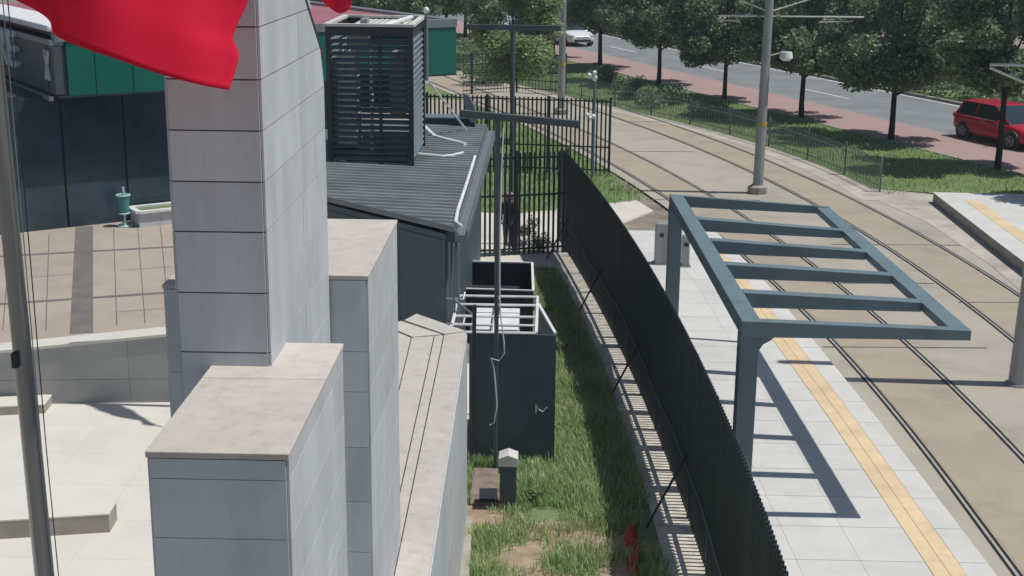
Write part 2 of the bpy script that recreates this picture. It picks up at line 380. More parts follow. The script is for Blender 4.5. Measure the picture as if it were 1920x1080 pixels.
# --- plazas
b = MB()
WA, WB = gz(-40, 759), gz(300, 754)      # foot of the plaza wall
for i in range(-14, 0):
    for j in range(0, 18):
        x0, x1 = i*1.2-1.25, i*1.2-.05; y0, y1 = 3+j*1.2, 4.2+j*1.2
        b.box(x0+.0012, x1-.0012, y0+.0012, y1-.0012, -.04, .0)
struct(b.build('lower_plaza', M['plaza']))
b = MB(); b.box(-18.3, -1.2, 2.9, 24.6, -.05, -.006); struct(b.build('lower_plaza_joint', M['kerb']))
UZ = .45
UA, UB = gz(0, 640, .87), gz(300, 609, .87)
ud = (UB-UA).normalized()
b = MB(); f0 = UA-ud*10; f1 = UA+ud*7.5
b.prism([(f0.x, f0.y), (f1.x, f1.y), (-3.2, 40), (-3.2, 60), (-40, 60)], -.05, UZ); struct(b.build('upper_plaza', M['plaza2']))
b = MB()
def pstrip(pa, pb, wpx, z=UZ+.004):
    A, B = gz(*pa, UZ), gz(*pb, UZ); d = (B-A).normalized(); n = Vector((-d.y, d.x, 0)); A, B = A-d*.0, B
    b.prism([tuple((A-n*wpx/2).xy), tuple((B-n*wpx/2).xy), tuple((B+n*wpx/2).xy), tuple((A+n*wpx/2).xy)], UZ-.02, z)
pstrip((-40, 483), (340, 462), .16); pstrip((-40, 573), (340, 547), .16); pstrip((158, 425), (153, 625), .42, UZ+.007)
struct(b.build('drain_channel', M['groove']))
b = MB()
for pa, pb in (((213, 428), (219, 610)), ((258, 424), (272, 606)), ((300, 420), (318, 600)), ((92, 440), (86, 620)), ((20, 440), (5, 620))): pstrip(pa, pb, .018, UZ+.003)
for pa, pb in (((60, 520), (140, 514)), ((225, 507), (320, 500)), ((220, 585), (320, 577))): pstrip(pa, pb, .014, UZ+.003)
struct(b.build('paving_joint', M['joint']))

# ================================================================ MONUMENT
def clad_face(b, o, u, v, W, Hh, rows, cols, n, t=.012, gap=.0035, off=.5):
    """panels standing proud of a core; o corner, u,v unit axes, n outward normal; rows/cols = sizes from the top"""
    o, u, v, n = Vector(o), Vector(u), Vector(v), Vector(n); y = Hh; k = 0
    ri = 0
    while y > .001:
        h = min(rows[ri % len(rows)], y); ri += 1
        x = 0; c0 = cols*(off if k % 2 else 1.0)
        while x < W-.001:
            wd = min(c0, W-x); c0 = cols
            if W-x-wd < .08: wd = W-x
            g = gap/2
            q = [o+u*(x+g)+v*(y-h+g), o+u*(x+wd-g)+v*(y-h+g), o+u*(x+wd-g)+v*(y-g), o+u*(x+g)+v*(y-g)]
            b.add(q+[p+n*t for p in q], [(3, 2, 1, 0), (4, 5, 6, 7), (0, 1, 5, 4), (1, 2, 6, 5), (2, 3, 7, 6), (3, 0, 4, 7)])
            x += wd
        y -= h; k += 1
def clad_block(name, parent, x0, x1, y0, y1, z1, rows, cols, top=True, z0=0.0, label=None):
    t = .012
    b = MB(); b.m = 1; b.box(x0+t, x1-t, y0+t, y1-t, z0-.03, z1-.03); b.m = 0
    clad_face(b, (x0+t, y0+t, z0), (1, 0, 0), (0, 0, 1), x1-x0-2*t, z1-.035-z0, rows, cols, (0, -1, 0))
    clad_face(b, (x1-t, y0+t, z0), (0, 1, 0), (0, 0, 1), y1-y0-2*t, z1-.035-z0, rows, cols*.9, (1, 0, 0))
    clad_face(b, (x0+t, y0+t, z0), (0, 1, 0), (0, 0, 1), y1-y0-2*t, z1-.035-z0, rows, cols*.9, (-1, 0, 0))
    clad_face(b, (x0+t, y1-t, z0), (1, 0, 0), (0, 0, 1), x1-x0-2*t, z1-.035-z0, rows, cols, (0, 1, 0))
    o = b.build(name, [M['clad'], M['joint']], parent)
    if label: o['label'] = label
    if top:
        c = MB(); ym = y0+(y1-y0)*.62
        c.box(x0-.004, x1+.004, y0-.004, ym-.002, z1-.032, z1); c.box(x0-.004, x1+.004, ym+.002, y1+.004, z1-.032, z1)
        c.build('coping', M['cladtop'], o, bevel=.004)
    return o
ZL = 2.45                                # ledge top, from its far foot and far top corner
lf = gz(869, 977); ZL = gy(874, 622, lf.y).z
b2back = gz(737, 1015, ZL); Yb2 = b2back.y; zb = gy(740, 412, Yb2).z
b2f = gz(695, 517, zb); X2r = (b2f.x+gz(739, 413, zb).x)/2; Y2 = b2f.y; X2l = gz(606, 516, zb).x
YT1 = Y2-.01                             # tower back
XTr = gy(610, 250, YT1).x; YT0 = gx(504, 560, XTr).y; XTl = gy(322, 430, YT0).x
b1 = gz(540, 851, zb); X1r = b1.x; Y1 = b1.y; X1l = gz(275, 844, zb).x; Y1b = gz(637, 644, zb).y
print('MON', ZL, 'z', zb, 'X2', X2l, X2r, 'Y2', Y2, Yb2, 'T', XTl, XTr, YT0, YT1, 'B1', X1l, X1r, Y1, Y1b)
mon = thing('stepped_monument', 'tall grey stone-clad tower rising from stepped square piers in the foreground', 'monument', ((XTl+XTr)/2, (YT0+YT1)/2, 0))
row = .33
clad_block('pier', mon, X1l, X1r, Y1, Y1b, zb, [.10, .30, .30, .30], 3.0, label='nearest low pier with a stained flat top')
clad_block('pier', mon, XTl+.12, X2r, Y2, Yb2, zb, [.52, .30, .42, .42, .40], 3.0, label='slim pier on the right of the tower')
g3 = gz(305, 533, zb-.05)
clad_block('pier', mon, g3.x, XTl-.004, g3.y, g3.y+.55, zb-.05, [.6, .5], 3.0, label='short pier half hidden on the left of the tower')
# tower: constant section, back edge leaning forward above the kink
zk = gy(609, 108, YT1).z; lean = gx(573, 0, XTr); sl_ = (YT1-lean.y)/(lean.z-zk)
ztop = zk+1.0
tt = .012
b = MB(); b.m = 1
prof = [(YT0+tt, -.03), (YT1-tt, -.03), (YT1-tt, zk), (YT1-tt-sl_*(ztop-zk), ztop), (YT0+tt, ztop)]
n = len(prof)
b.add([(XTl+tt, y, z) for y, z in prof]+[(XTr-tt, y, z) for y, z in prof], [tuple(range(n)), tuple(range(2*n-1, n-1, -1))]+[(i, n+i, n+(i+1) % n, (i+1) % n) for i in range(n)])
b.m = 0
joints = [gy(410, y, YT0).z for y in (50, 149, 245, 341, 435)]
zs = [ztop]+[j for j in joints if j < ztop]
while zs[-1]-.36 > 0: zs.append(zs[-1]-.34)
zs.append(0)
for k, (za, zb_) in enumerate(zip(zs[:-1], zs[1:])):
    g = .004
    for xa, xb in (((XTl+tt, XTl+(XTr-XTl)*.66), (XTl+(XTr-XTl)*.66, XTr-tt)) if k < 2 else ((XTl+tt, XTr-tt),)):
        b.box(xa+g, xb-g, YT0, YT0+tt, zb_+g, za-g)
for side in (1, -1):
    xx = XTr-tt if side > 0 else XTl; 
    for k, (za, zb_) in enumerate(zip(zs[:-1], zs[1:])):
        g = .003; ym = YT0+(YT1-YT0)*(.55 if k % 2 else .8)
        def yb(z): return YT1-max(0, z-zk)*sl_
        for ya0, last in (((YT0+tt), False), (ym, True)):
            if not last: q = [(ya0, zb_+g), (ym-g, zb_+g), (min(ym-g, yb(za)-.01), za-g), (ya0, za-g)]
            else:
                if min(yb(za), yb(zb_))-ym < .05: continue
                q = [(ym+g, zb_+g), (yb(zb_)-.004, zb_+g), (yb(za)-.004, za-g), (ym+g, za-g)]
            vs = [(xx, y, z) for y, z in q]+[(xx+tt, y, z) for y, z in q]
            b.add(vs, [(0, 1, 2, 3), (7, 6, 5, 4), (0, 4, 5, 1), (1, 5, 6, 2), (2, 6, 7, 3), (3, 7, 4, 0)])
tw = b.build('tower', [M['clad'], M['joint']], mon)
b = MB(); b.bar((XTr-.012, YT1+.008, zk), (XTr-.012, YT1+.008-sl_*(ztop-zk), ztop), .03, .03); b.build('edge_trim', M['darkmetal'], tw)
# --- low wall with coping boards (ledge)
def zp(pts, z): return [tuple(gz(x, y, z).xy) for x, y in pts]
led = thing('low_wall', 'low stone-clad wall with a pale slatted coping and pointed far end beside the lawn', 'wall', (gz(800, 800, ZL).x, gz(800, 800, ZL).y, 0))
nearR, farR = gz(803, 1080, ZL), gz(874, 622, ZL); ext = (nearR-farR)*.75
def ex(p): return (p[0]+ext.x, p[1]+ext.y)
LR0, LR1 = tuple(farR.xy), ex(nearR.xy)
b = MB(); core = zp([(745, 606), (780, 591), (872, 623)], ZL)+[ex(gz(801, 1080, ZL).xy), ex(gz(700, 1080, ZL).xy)]
b.prism(core, -.03, ZL-.03); b.build('core', M['joint'], led)
b = MB(); dR = (Vector(LR1)-Vector(LR0)); LL = dR.length; dR = dR.normalized()
clad_face(b, (LR0[0], LR0[1], 0), (dR.x, dR.y, 0), (0, 0, 1), LL, ZL-.035, [1.2], 1.1, (-dR.y, dR.x, 0), t=.014)
b.build('side_cladding', M['clad'], led)
def cop(pts, e=(), name='coping_board', z=ZL):
    b = MB(); q = zp(pts, z); q = [ex(p) if i in e else p for i, p in enumerate(q)]
    b.prism(q, z-.028, z); b.build(name, M['cladtop'], led, bevel=.003)
cop([(833, 628), (874, 622), (804.5, 1080), (739.5, 1080)], (2, 3))
cop([(815, 630), (831, 628), (737.5, 1080), (719.5, 1080)], (2, 3))
cop([(772, 633), (813, 630), (717.5, 1080), (680, 1080)], (2, 3))
cop([(728, 615), (770, 633), (678, 1080), (640, 1080)], (2, 3))
cop([(758, 600), (781, 588), (874, 620.5), (834, 626)], name='end_stone')
cop([(736, 606), (752, 601.5), (828, 626.5), (774, 631.5), (730, 613)], name='end_stone')
# small concrete stub at the far foot of the low wall
o = thing('concrete_stub', 'small grey concrete upstand at the foot of the low stone wall', 'kerb block', tuple(gz(875, 1010)))
q = [gz(868, 974, .05), gz(886, 978, .05), gz(878, 1110, .05), gz(858, 1110, .05)]
b = MB(); b.prism([tuple(p.xy) for p in q], -.05, .12); b.build('upstand', M['kerb'], o, bevel=.01)
# ================================================================ PLAZA WALL, BENCHES
o = thing('plaza_wall', 'grey rendered retaining wall with a bright top running across the plaza', 'wall', tuple(WA))
FA, FB = gz(0, 757, 0), gz(290, 754, 0); dd = (FB-FA).normalized(); nn = Vector((-dd.y, dd.x, 0))
zA, zB = gp(0, 657, FA, nn).z, gp(290, 628, FA, nn).z; sl_w = (zB-zA)/(FB-FA).length
A0 = FA-dd*9; B0 = FB+dd*1.2; th = .42; LW = (B0-A0).length
wz = lambda x, y: zA+sl_w*((Vector((x, y, 0))-FA).dot(dd))
b = MB(); b.m = 1; b.prism([tuple(p.xy) for p in (A0, B0, B0+nn*th, A0+nn*th)], -.03, lambda x, y: wz(x, y)-.05); b.m = 0
n_ = 8
for k in range(n_):
    for lo, hi in ((0, .42), (.42, None)):
        p, q = A0+dd*(LW*k/n_+.003), A0+dd*(LW*(k+1)/n_-.003); b.prism([tuple(v.xy) for v in (p-nn*.012, q-nn*.012, q, p)], lo+.003, (hi-.003) if hi else (lambda x, y: wz(x, y)-.052))
b.build('wall_body', [M['render'], M['kerb']], o)
b = MB()
for k in range(10):
    p, q = A0+dd*(LW*k/10+.002), A0+dd*(LW*(k+1)/10-.002); b.prism([tuple(v.xy) for v in (p-nn*.03, q-nn*.03, q+nn*(th+.02), p+nn*(th+.02))], lambda x, y: wz(x, y)-.05, wz)
b.build('coping', M['plaza'], o, bevel=.004)
bd = (gz(205, 997)-gz(0, 1010)).normalized(); bn = Vector((-bd.y, bd.x, 0))
for (px, py, hgt, dep, lab) in ((206, 998, .27, .40, 'low stone step nearest the camera, sunlit on top with a dark front'), (84, 775, .16, .5, 'low stone step close to the plaza wall behind the flagpole')):
    B = gz(px, py); A = B-bd*4.5
    o = thing('stone_step', lab, 'step', tuple(B), 'low stone steps on the plaza')
    b = MB(); b.prism([tuple(p.xy) for p in (A, B, B+bn*dep+bd*.06, A+bn*dep)], -.02, hgt-.022); b.build('riser', M['kerb'], o, loc=tuple(B)); b = MB(); b.prism([tuple(p.xy) for p in (A, B+bd*.004-bn*.004, B+bn*dep+bd*.064, A+bn*dep)], hgt-.02, hgt); b.build('tread', M['plaza'], o, loc=tuple(B))  # darker riser colour stands in for shade on the step front

# ================================================================ KIOSK
KY = gz(275, 806).y
kc = gy(850, 431, KY); kl = gz(612, 372, kc.z+.09); ksl = .035; dgt = (kl.y-KY)/(kc.x-kl.x)
XKr = kc.x; XKl = XKr-3.3; YF = KY+3.3*dgt
def roofz(x, y=0): return kc.z+(XKr-x)*ksl
far = gz(897, 240, kc.z); KY1 = far.y
print('KIOSK', KY, KY1, XKr, kc.z, ksl)
kio = thing('kiosk', 'dark slate kiosk with a low corrugated metal roof behind the stone monument', 'kiosk', ((XKl+XKr)/2, KY, 0))
fdir = Vector((XKl-XKr, YF-KY, 0)).normalized(); fnr = Vector((-fdir.y, fdir.x, 0)); fnr = fnr if fnr.y < 0 else -fnr   # slanted front wall
W0_, W1_ = Vector((XKr-.12, KY+.10, 0)), Vector((XKl, YF+.10, 0))
b = MB(); b.prism([tuple(W0_.xy), tuple(W1_.xy), (XKl, KY1), (XKr-.12, KY1)], -.03, lambda x, y: roofz(x)-.10); b.build('wall', M['slate'], kio)
LWf = (W1_-W0_).length
for k in range(4):
    p, q = W0_.lerp(W1_, k/4)+fdir*.006, W0_.lerp(W1_, (k+1)/4)-fdir*.006
    b = MB(); b.prism([tuple(v.xy) for v in (p+fnr*.014, q+fnr*.014, q, p)], .0, lambda x, y: roofz(x)-.2); b.build('front_panel', M['slate'], kio)
b = MB(); y = KY-.06; p = .27; prof = []
while y < KY1:
    prof += [(y, 0), (y+.12, 0), (y+.145, .065), (y+.245, .065)]; y += p
vs = []
for yy_, h in prof:
    xl = max(XKl-.1, XKr-(yy_-KY+.06)/dgt); vs += [(xl, yy_, roofz(xl)+h), (XKr+.02, yy_, roofz(XKr+.02)+h)]
b.add(vs, [(2*i, 2*i+1, 2*i+3, 2*i+2) for i in range(len(prof)-1)])
rf = b.build('roof', M['roofm'], kio); sm = rf.modifiers.new('thickness', 'SOLIDIFY'); sm.thickness = .02; sm.offset = -1
b = MB(); b.bar((XKl-.1, YF-.02, roofz(XKl)+.03), (XKr+.03, KY-.10, roofz(XKr)+.03), .02, .09); b.build('verge_trim', M['roofm'], kio)
b = MB(); gx0 = XKr+.03
b.box(gx0, gx0+.20, KY-.1, KY1, kc.z-.16, kc.z-.06); b.box(gx0, gx0+.02, KY-.1, KY1, kc.z-.06, kc.z+.02); b.box(gx0+.18, gx0+.20, KY-.1, KY1, kc.z-.06, kc.z+.0)
b.build('gutter', M['greymetal'], kio)
b = MB(); b.tube([(XKr+.0, KY+3.4, kc.z+.10), (XKr+.0, KY+1, kc.z+.10), (XKr+.02, KY+.2, kc.z+.08), (XKr+.14, KY-.05, kc.z+.06)], .03); b.tube([(XKr-.01, KY+6.3, kc.z+.10), (XKr, KY+3.4, kc.z+.10)], .03)
b.build('white_pipe', M['whitep'], kio, smooth=True)
for dx in (.03, .10, .17): b = MB(); b.tube([(XKr-.08+dx, KY-.02-dx*.6, 0), (XKr-.08+dx, KY-.02-dx*.6, kc.z-.18)], .022); b.build('downpipe', M['greymetal'], kio, smooth=True)
for zc in (1.0, 1.45, 1.9, 2.3): b = MB(); b.tube([(XKr-.1, KY-.05, zc), (XKr+.16, KY-.12, zc), (XKr+.16, KY+.3, zc)], .014); b.build('bracket', M['whitep'], kio, smooth=True)
# cables and tubes lying on the roof
lp = lambda x, y: (lambda P: (P.x, P.y, roofz(P.x)+.06))(gp(x, y, Vector((XKr, KY, kc.z)), Vector((ksl, 0, 1)).normalized()))
pipe_grp = 'white cable ducts across the kiosk roof'
for pts, r, lab in ((((795, 243), (815, 262), (845, 270), (873, 277)), .055, 'broad white cable duct bent across the kiosk roof'), (((782, 294), (830, 299), (848, 297), (868, 292)), .03, 'thin white tube curving low across the kiosk roof'),
                    (((800, 234), (862, 240)), .03, 'short straight white tube at the top of the kiosk roof')):
    b = MB(); b.tube([lp(*p) for p in pts], r, 8); tag(b.build('cable_duct', M['whitep'], smooth=True), lab, 'cable duct', pipe_grp)
# --- louvred plant screen on the roof
lb = gp(690, 312, Vector((XKr, KY, kc.z)), Vector((ksl, 0, 1)).normalized()); LY = lb.y
LX0, LX1 = gy(613, 200, LY).x, gy(775, 200, LY).x; LZ1 = gy(690, 50, LY).z; LYb = gz(803, 34, LZ1).y; LYb = max(LY+1.2, min(LYb, LY+4)); LZ0 = roofz(LX1)+.05
print('LOUVRE', LY, LYb, LX0, LX1, LZ0, LZ1)
lv = thing('louvred_plant_screen', 'tall dark louvred screen box around rooftop plant on the kiosk roof', 'plant screen', ((LX0+LX1)/2, LY, LZ0))
for x in (LX0, LX1-.09):
    for y in (LY, LYb-.09): b = MB(); b.box(x, x+.09, y, y+.09, roofz(x+.09)-.02, LZ1-.001); b.build('post', M['darkmetal'], lv)
b = MB(); xq = LX0+(LX1-LX0)*.60; b.box(xq, xq+.06, LY+.03, LY+.10, LZ0, LZ1-.171); b.build('post', M['darkmetal'], lv)
b = MB(); b.box(LX0+.091, LX1-.091, LY+.005, LY+.08, LZ1-.17, LZ1-.002); b.box(LX0+.091, LX1-.091, LYb-.08, LYb-.005, LZ1-.17, LZ1-.002)
b.box(LX0+.005, LX0+.08, LY+.091, LYb-.091, LZ1-.17, LZ1-.002); b.box(LX1-.08, LX1-.005, LY+.091, LYb-.091, LZ1-.17, LZ1-.002); b.build('top_band', M['darkmetal'], lv)
b = MB()
for (x0, x1, y0, y1) in ((LX0-.03, LX1+.03, LY-.03, LY+.09), (LX0-.03, LX1+.03, LYb-.09, LYb+.03), (LX0-.03, LX0+.09, LY+.091, LYb-.091), (LX1-.09, LX1+.03, LY+.091, LYb-.091)): b.box(x0, x1, y0, y1, LZ1, LZ1+.05)
b.build('top_rim', M['cream'], lv)
NS = 20; hz = (LZ1-.19-LZ0-.1)/NS
for y0, nm in ((LY+.02, 'front_louvre'), (LYb-.08, 'back_louvre')):
    b = MB()
    for k in range(NS):
        z = LZ0+.1+k*hz; x0, x1 = LX0+.1, LX1-.1
        b.add([(x0, y0, z), (x1, y0, z), (x1, y0+.06, z+hz*.60), (x0, y0+.06, z+hz*.60), (x0, y0+.012, z-.004), (x1, y0+.012, z-.004), (x1, y0+.072, z+hz*.60-.004), (x0, y0+.072, z+hz*.60-.004)],
              [(0, 1, 2, 3), (7, 6, 5, 4), (0, 4, 5, 1), (1, 5, 6, 2), (2, 6, 7, 3), (3, 7, 4, 0)])
    b.build(nm, M['slate'], lv)
for x0 in (LX1-.015, LX0+.08):
    b = MB()
    for k in range(NS):
        z = LZ0+.1+k*hz; y0, y1 = LY+.1, LYb-.1
        b.add([(x0, y0, z), (x0, y1, z), (x0-.06, y1, z+hz*.85), (x0-.06, y0, z+hz*.85), (x0-.012, y0, z-.004), (x0-.012, y1, z-.004), (x0-.072, y1, z+hz*.85-.004), (x0-.072, y0, z+hz*.85-.004)],
              [(0, 1, 2, 3), (7, 6, 5, 4), (0, 4, 5, 1), (1, 5, 6, 2), (2, 6, 7, 3), (3, 7, 4, 0)])
    b.build('side_louvre', M['louv_sunlit'], lv)  # side blades coloured paler than the front to read as sunlit
b = MB(); b.box(LX0+.16, LX0+.52, LY+.22, LY+.9, LZ0+.3, LZ1-.45); b.build('tank', M['whitep'], lv, bevel=.03)
b = MB(); xq = LX0+(LX1-LX0)*.50; b.tube([(xq, LY+.25, LZ0), (xq, LY+.25, LZ1-.44)], .035, 10); b.build('riser_pipe', M['whitep'], lv, smooth=True)
b = MB(); b.box(LX1-.48, LX1-.2, LY+.4, LY+.9, LZ0+.9, LZ1-.5); b.build('air_box', M['galv'], lv, bevel=.02)
b = MB()
for k in range(9): b.box(LX0+.40+k*.115, LX0+.40+k*.115+.085, LY+.10, LYb-.10, LZ1-.05, LZ1-.02)
b.build('top_deck', M['cream'], lv)
b = MB(); b.prism([(LX0+.12, LY+.2), (LX1-.12, LY+.2), (LX1-.12, LYb-.2), (LX0+.12, LYb-.2)], lambda x, y: roofz(x)+.02, lambda x, y: LZ0+.25)
b.build('curb', M['slate'], lv)
ex_ = thing('extract_fan', 'pale fan unit and bent duct inside the top of the louvred screen', 'fan unit', ((LX0+LX1)/2, LY+.5, LZ1-.42))
xm = LX0+(LX1-LX0)*.45
b = MB(); b.box(LX0+.35, LX0+.75, LY+.35, LY+.75, LZ1-.42, LZ1-.06); b.box(xm-.12, xm+.02, LY+.3, LY+.6, LZ1-.018, LZ1+.12); b.build('motor_box', M['galv'], ex_, bevel=.01)
b = MB(); b.tube([(xm+.1, LY+.3, LZ1-.15), (xm+.2, LY+.35, LZ1-.05), (xm+.45, LY+.6, LZ1+.02), (xm+.65, LYb-.2, LZ1+.02)], .05); b.ell((xm+.05, LY+.3, LZ1-.1), .1, .1, .1); b.build('duct', M['whitep'], ex_, smooth=True)
mt = gy(797, 45, LYb-.4)
o = thing('camera_mast', 'short mast with a white dome camera clamped to the louvred screen corner', 'camera', (LX1+.06, LYb-.4, LZ1-.9))
b = MB(); b.tube([(LX1+.07, LYb-.4, LZ1-1.2), (LX1+.07, LYb-.4, LZ1+.12)], .035); b.build('mast', M['greymetal'], o, smooth=True)
b = MB(); b.ell((LX1+.07, LYb-.4, LZ1+.18), .06, .06, .07); b.build('dome', M['whitep'], o, smooth=True)
# --- floodlight and stay at the far roof corner
fp = gy(880, 215, KY1-.3)
o = thing('floodlight', 'grey shield-shaped floodlight standing at the far corner of the kiosk roof', 'floodlight', tuple(fp))
b = MB(); c0 = gy(871, 178, KY1-.3); pts = [gy(x, y, KY1-.3) for x, y in ((868, 182), (872, 174), (880, 180), (888, 195), (894, 212), (895, 226), (884, 232), (876, 220), (871, 200))]
vs = [tuple(p) for p in pts]+[(p.x, p.y+.16, p.z) for p in pts]; n = len(pts)
b.add(vs, [tuple(range(n)), tuple(range(2*n-1, n-1, -1))]+[(i, n+i, n+(i+1) % n, (i+1) % n) for i in range(n)]); b.build('lamp_body', M['greymetal'], o, bevel=.02)
b = MB(); q = gy(888, 232, KY1-.3); b.tube([(q.x, q.y+.08, q.z+.02), (q.x, q.y+.08, kc.z-.1)], .035); b.build('stem', M['darkmetal'], o, smooth=True)
o = thing('rooftop_cabinet', 'low dark metal cabinet behind the louvred screen on the roof edge', 'cabinet', tuple(gy(840, 250, KY1-.2)))
a, c = gy(795, 222, KY1-.2), gy(886, 226, KY1-.2)
b = MB(); b.box(a.x, c.x, KY1-.2, KY1+.35, roofz(c.x)-.02, a.z); b.build('cabinet_body', M['darkmetal'], o, bevel=.015)
b = MB(); b.box(a.x-.02, c.x+.02, KY1-.22, KY1+.37, a.z+.001, a.z+.03); b.build('lid', M['greymetal'], o)
b = MB(); p, q = gy(808, 165, KY1-1.2), lp(874, 248); b.tube([tuple(gx(803, 152, LX1+.02)), q], .02); tag(b.build('stay_rod', M['whitep'], smooth=True), 'thin pale stay rod slanting from the louvred screen to the roof', 'rod')

# ================================================================ EQUIPMENT PEN beside the kiosk
EY = gz(960, 868).y; EZ = gy(950, 626, EY).z
ex0, ex1 = gy(880, 700, EY).x, gy(1043, 632, EY).x
EYb = gz(1008, 572, EZ).y; exb = gz(1010, 572, EZ).x; exc = gz(1005, 623, EZ).x
print('PEN', EY, EYb, EZ, ex0, ex1, exb)
pen = thing('equipment_pen', 'dark sheet-metal pen with a white barred top in front of the kiosk side', 'enclosure', ((ex0+ex1)/2, EY, 0))
b = MB(); b.box(ex0, ex1, EY, EY+.03, -.02, EZ-.01); b.build('front_sheet', M['slate'], pen)
b = MB(); b.bar((ex1-.015, EY+.032, EZ/2-.01), (exb, EYb, EZ/2-.01), .03, EZ); b.build('side_sheet', M['slate'], pen)
b = MB(); b.bar((ex1-.015, EY+.03, EZ+.012), (exb, EYb, EZ+.012), .04, .03); b.build('side_rim', M['whitep'], pen)
b = MB(); b.bar((ex0+.01, EY+.032, EZ/2-.01), (ex0+.01, EYb, EZ/2-.01), .03, EZ); b.build('inner_sheet', M['slate'], pen)
b = MB(); tz = EZ+.01; xl = gz(848, 606, tz).x
for y_ in (560, 581, 597, 612): pass
yb_ = [EY+.02]+[gz(950, y, tz).y for y in (610, 594, 572, 556)]
for k, y_ in enumerate(yb_): b.tube([(xl if k < 4 else xl, y_, tz), (exc, y_, tz)], .022, 6)
b.tube([(exc, yb_[0], tz), (exc, yb_[-1], tz)], .028, 6); b.tube([(xl, yb_[0]+.1, tz), (xl, yb_[-1], tz)], .028, 6); b.tube([(gz(928, 600, tz).x, yb_[0], tz+.003), (gz(928, 600, tz).x, yb_[-1], tz+.003)], .018, 6)
b.build('top_grille', M['whitep'], pen, smooth=True)
b = MB(); b.box(ex0+.03, exc, EY+.04, EYb, -.01, .05); b.build('floor', M['slate'], pen)
for (pa, pb, lab) in (((886, 0), (925, 0), 'white air conditioning unit on the kiosk side of the barred pen'), ((934, 0), (973, 0), 'white air conditioning unit on the lawn side of the barred pen')):
    zt = EZ-.12; x0, x1 = gz(pa[0], 600, zt).x, gz(pb[0], 600, zt).x; y0, y1 = gz(930, 618, zt).y, gz(930, 577, zt).y
    o = thing('air_conditioner', lab, 'air conditioner', ((x0+x1)/2, y0, .05), 'air conditioners in the barred pen')
    b = MB(); b.box(x0, x1, y0+.03, y1, .05, zt); b.build('casing', M['whitep'], o, bevel=.015)
    b = MB(); b.tube([((x0+x1)/2, y0+.028, zt-.2), ((x0+x1)/2, y0+.005, zt-.2)], .14, 16); b.build('fan_grille', M['darkmetal'], o)
    b = MB(); b.tube([(x1-.05, y0+.02, zt-.05), (x1-.02, y0-.03, zt-.1), (x1-.03, y0-.02, zt-.4)], .02); b.build('hose', M['darkmetal'], o)
# rear open bin
bz = gz(935, 492, 1.0); BZ = 1.05
q = [gz(x, y, BZ) for x, y in ((868, 541), (1000, 545), (998, 493), (877, 490))]
o = thing('open_skip', 'dark open-topped metal bin with a white rim behind the barred pen', 'bin', (q[0].x+.6, q[0].y, 0))
b = MB(); ring = [tuple(p.xy) for p in q]; c = sum((Vector(p) for p in ring), Vector((0, 0)))/4; inn = [tuple(Vector(p)+(c-Vector(p))*.03) for p in ring]
for i in range(4):
    j = (i+1) % 4; b.prism([ring[i], ring[j], inn[j], inn[i]], -.02, BZ-.012)
b.prism(inn, -.02, .55); b.build('bin_body', M['darkmetal'], o)
b = MB(); 
for i in range(4):
    j = (i+1) % 4; b.bar((*ring[i], BZ), (*ring[j], BZ), .05, .022+.003*i)
b.build('rim', M['whitep'], o)

# ================================================================ small things on the lawn
g = gz(952, 958); hb = gy(952, 862, g.y).z
o = thing('utility_post', 'small grey utility pillar with a pale gabled cap in the grass', 'utility pillar', tuple(g))
wd = .115
b = MB(); b.box(g.x-wd, g.x+wd, g.y, g.y+.24, -.02, hb-.10); b.build('body', M['tgrey'], o, bevel=.008, loc=tuple(g))  # body coloured dark to carry its shade
b = MB(); x0, x1, xm_ = g.x-wd-.02, g.x+wd+.02, g.x; y0, y1 = g.y-.02, g.y+.27
z0, z1 = hb-.10, hb+.02
vs = [(x0, y0, z0), (x1, y0, z0), (x1, y0, z1), (xm_, y0, z1+.05), (x0, y0, z1)]; vs += [(x, y1, z) for x, y, z in vs]
b.add(vs, [(0, 1, 2, 3, 4), (9, 8, 7, 6, 5), (0, 5, 6, 1), (1, 6, 7, 2), (2, 7, 8, 3), (3, 8, 9, 4), (4, 9, 5, 0)]); b.build('cap', M['cream'], o, bevel=.004, loc=tuple(g))
q = [gz(881, 950, .0), gz(938, 950, .0), gz(934, 884, .0), gz(884, 882, .0)]
o = thing('inspection_cover', 'square brown board slab with a darker notch lying by the low wall', 'slab', tuple(q[0]))
b = MB(); b.prism([tuple(p.xy) for p in q], -.02, .05); b.build('board', M['dirt'], o, bevel=.006)
q = [gz(899, 948, .0), gz(934, 948, .0), gz(932, 922, .0), gz(899, 922, .0)]
b = MB(); b.prism([tuple(p.xy) for p in q], .0, .056); b.build('notch', M['darkmetal'], o)
# T-shaped steel posts
tz1 = EZ
def tpost(base, xa, ya, xb, yb_, lab, w, bw):
    g = gz(*base); Y = g.y; a, c = gy(xa, ya, Y), gy(xb, yb_, Y)
    o = thing('t_post', lab, 'post', tuple(g), 'T-shaped steel posts')
    top = a.z+(c.z-a.z)*(g.x-a.x)/(c.x-a.x)
    b = MB(); b.tube([(g.x, Y, -.02), (g.x, Y, top-.05)], [w*.45, w*.62], 12); b.build('pole', M['tgrey'], o, smooth=True, loc=tuple(g))
    b = MB(); b.bar(a, c, .08, bw); b.build('crossarm', M['tgrey'], o, bevel=.008, loc=tuple(g))
    b = MB(); b.box(g.x-.12, g.x+.12, Y-.12, Y+.12, -.01, .02); b.build('base_plate', M['darkmetal'], o, loc=tuple(g))
    return o, g, top
t1, g1, top1 = tpost((929, 882), 862, 212, 1086, 233, 'near T-shaped grey steel post with a white cable, planted before the barred pen', .062, .10)
b = MB(); cy = g1.y-.07
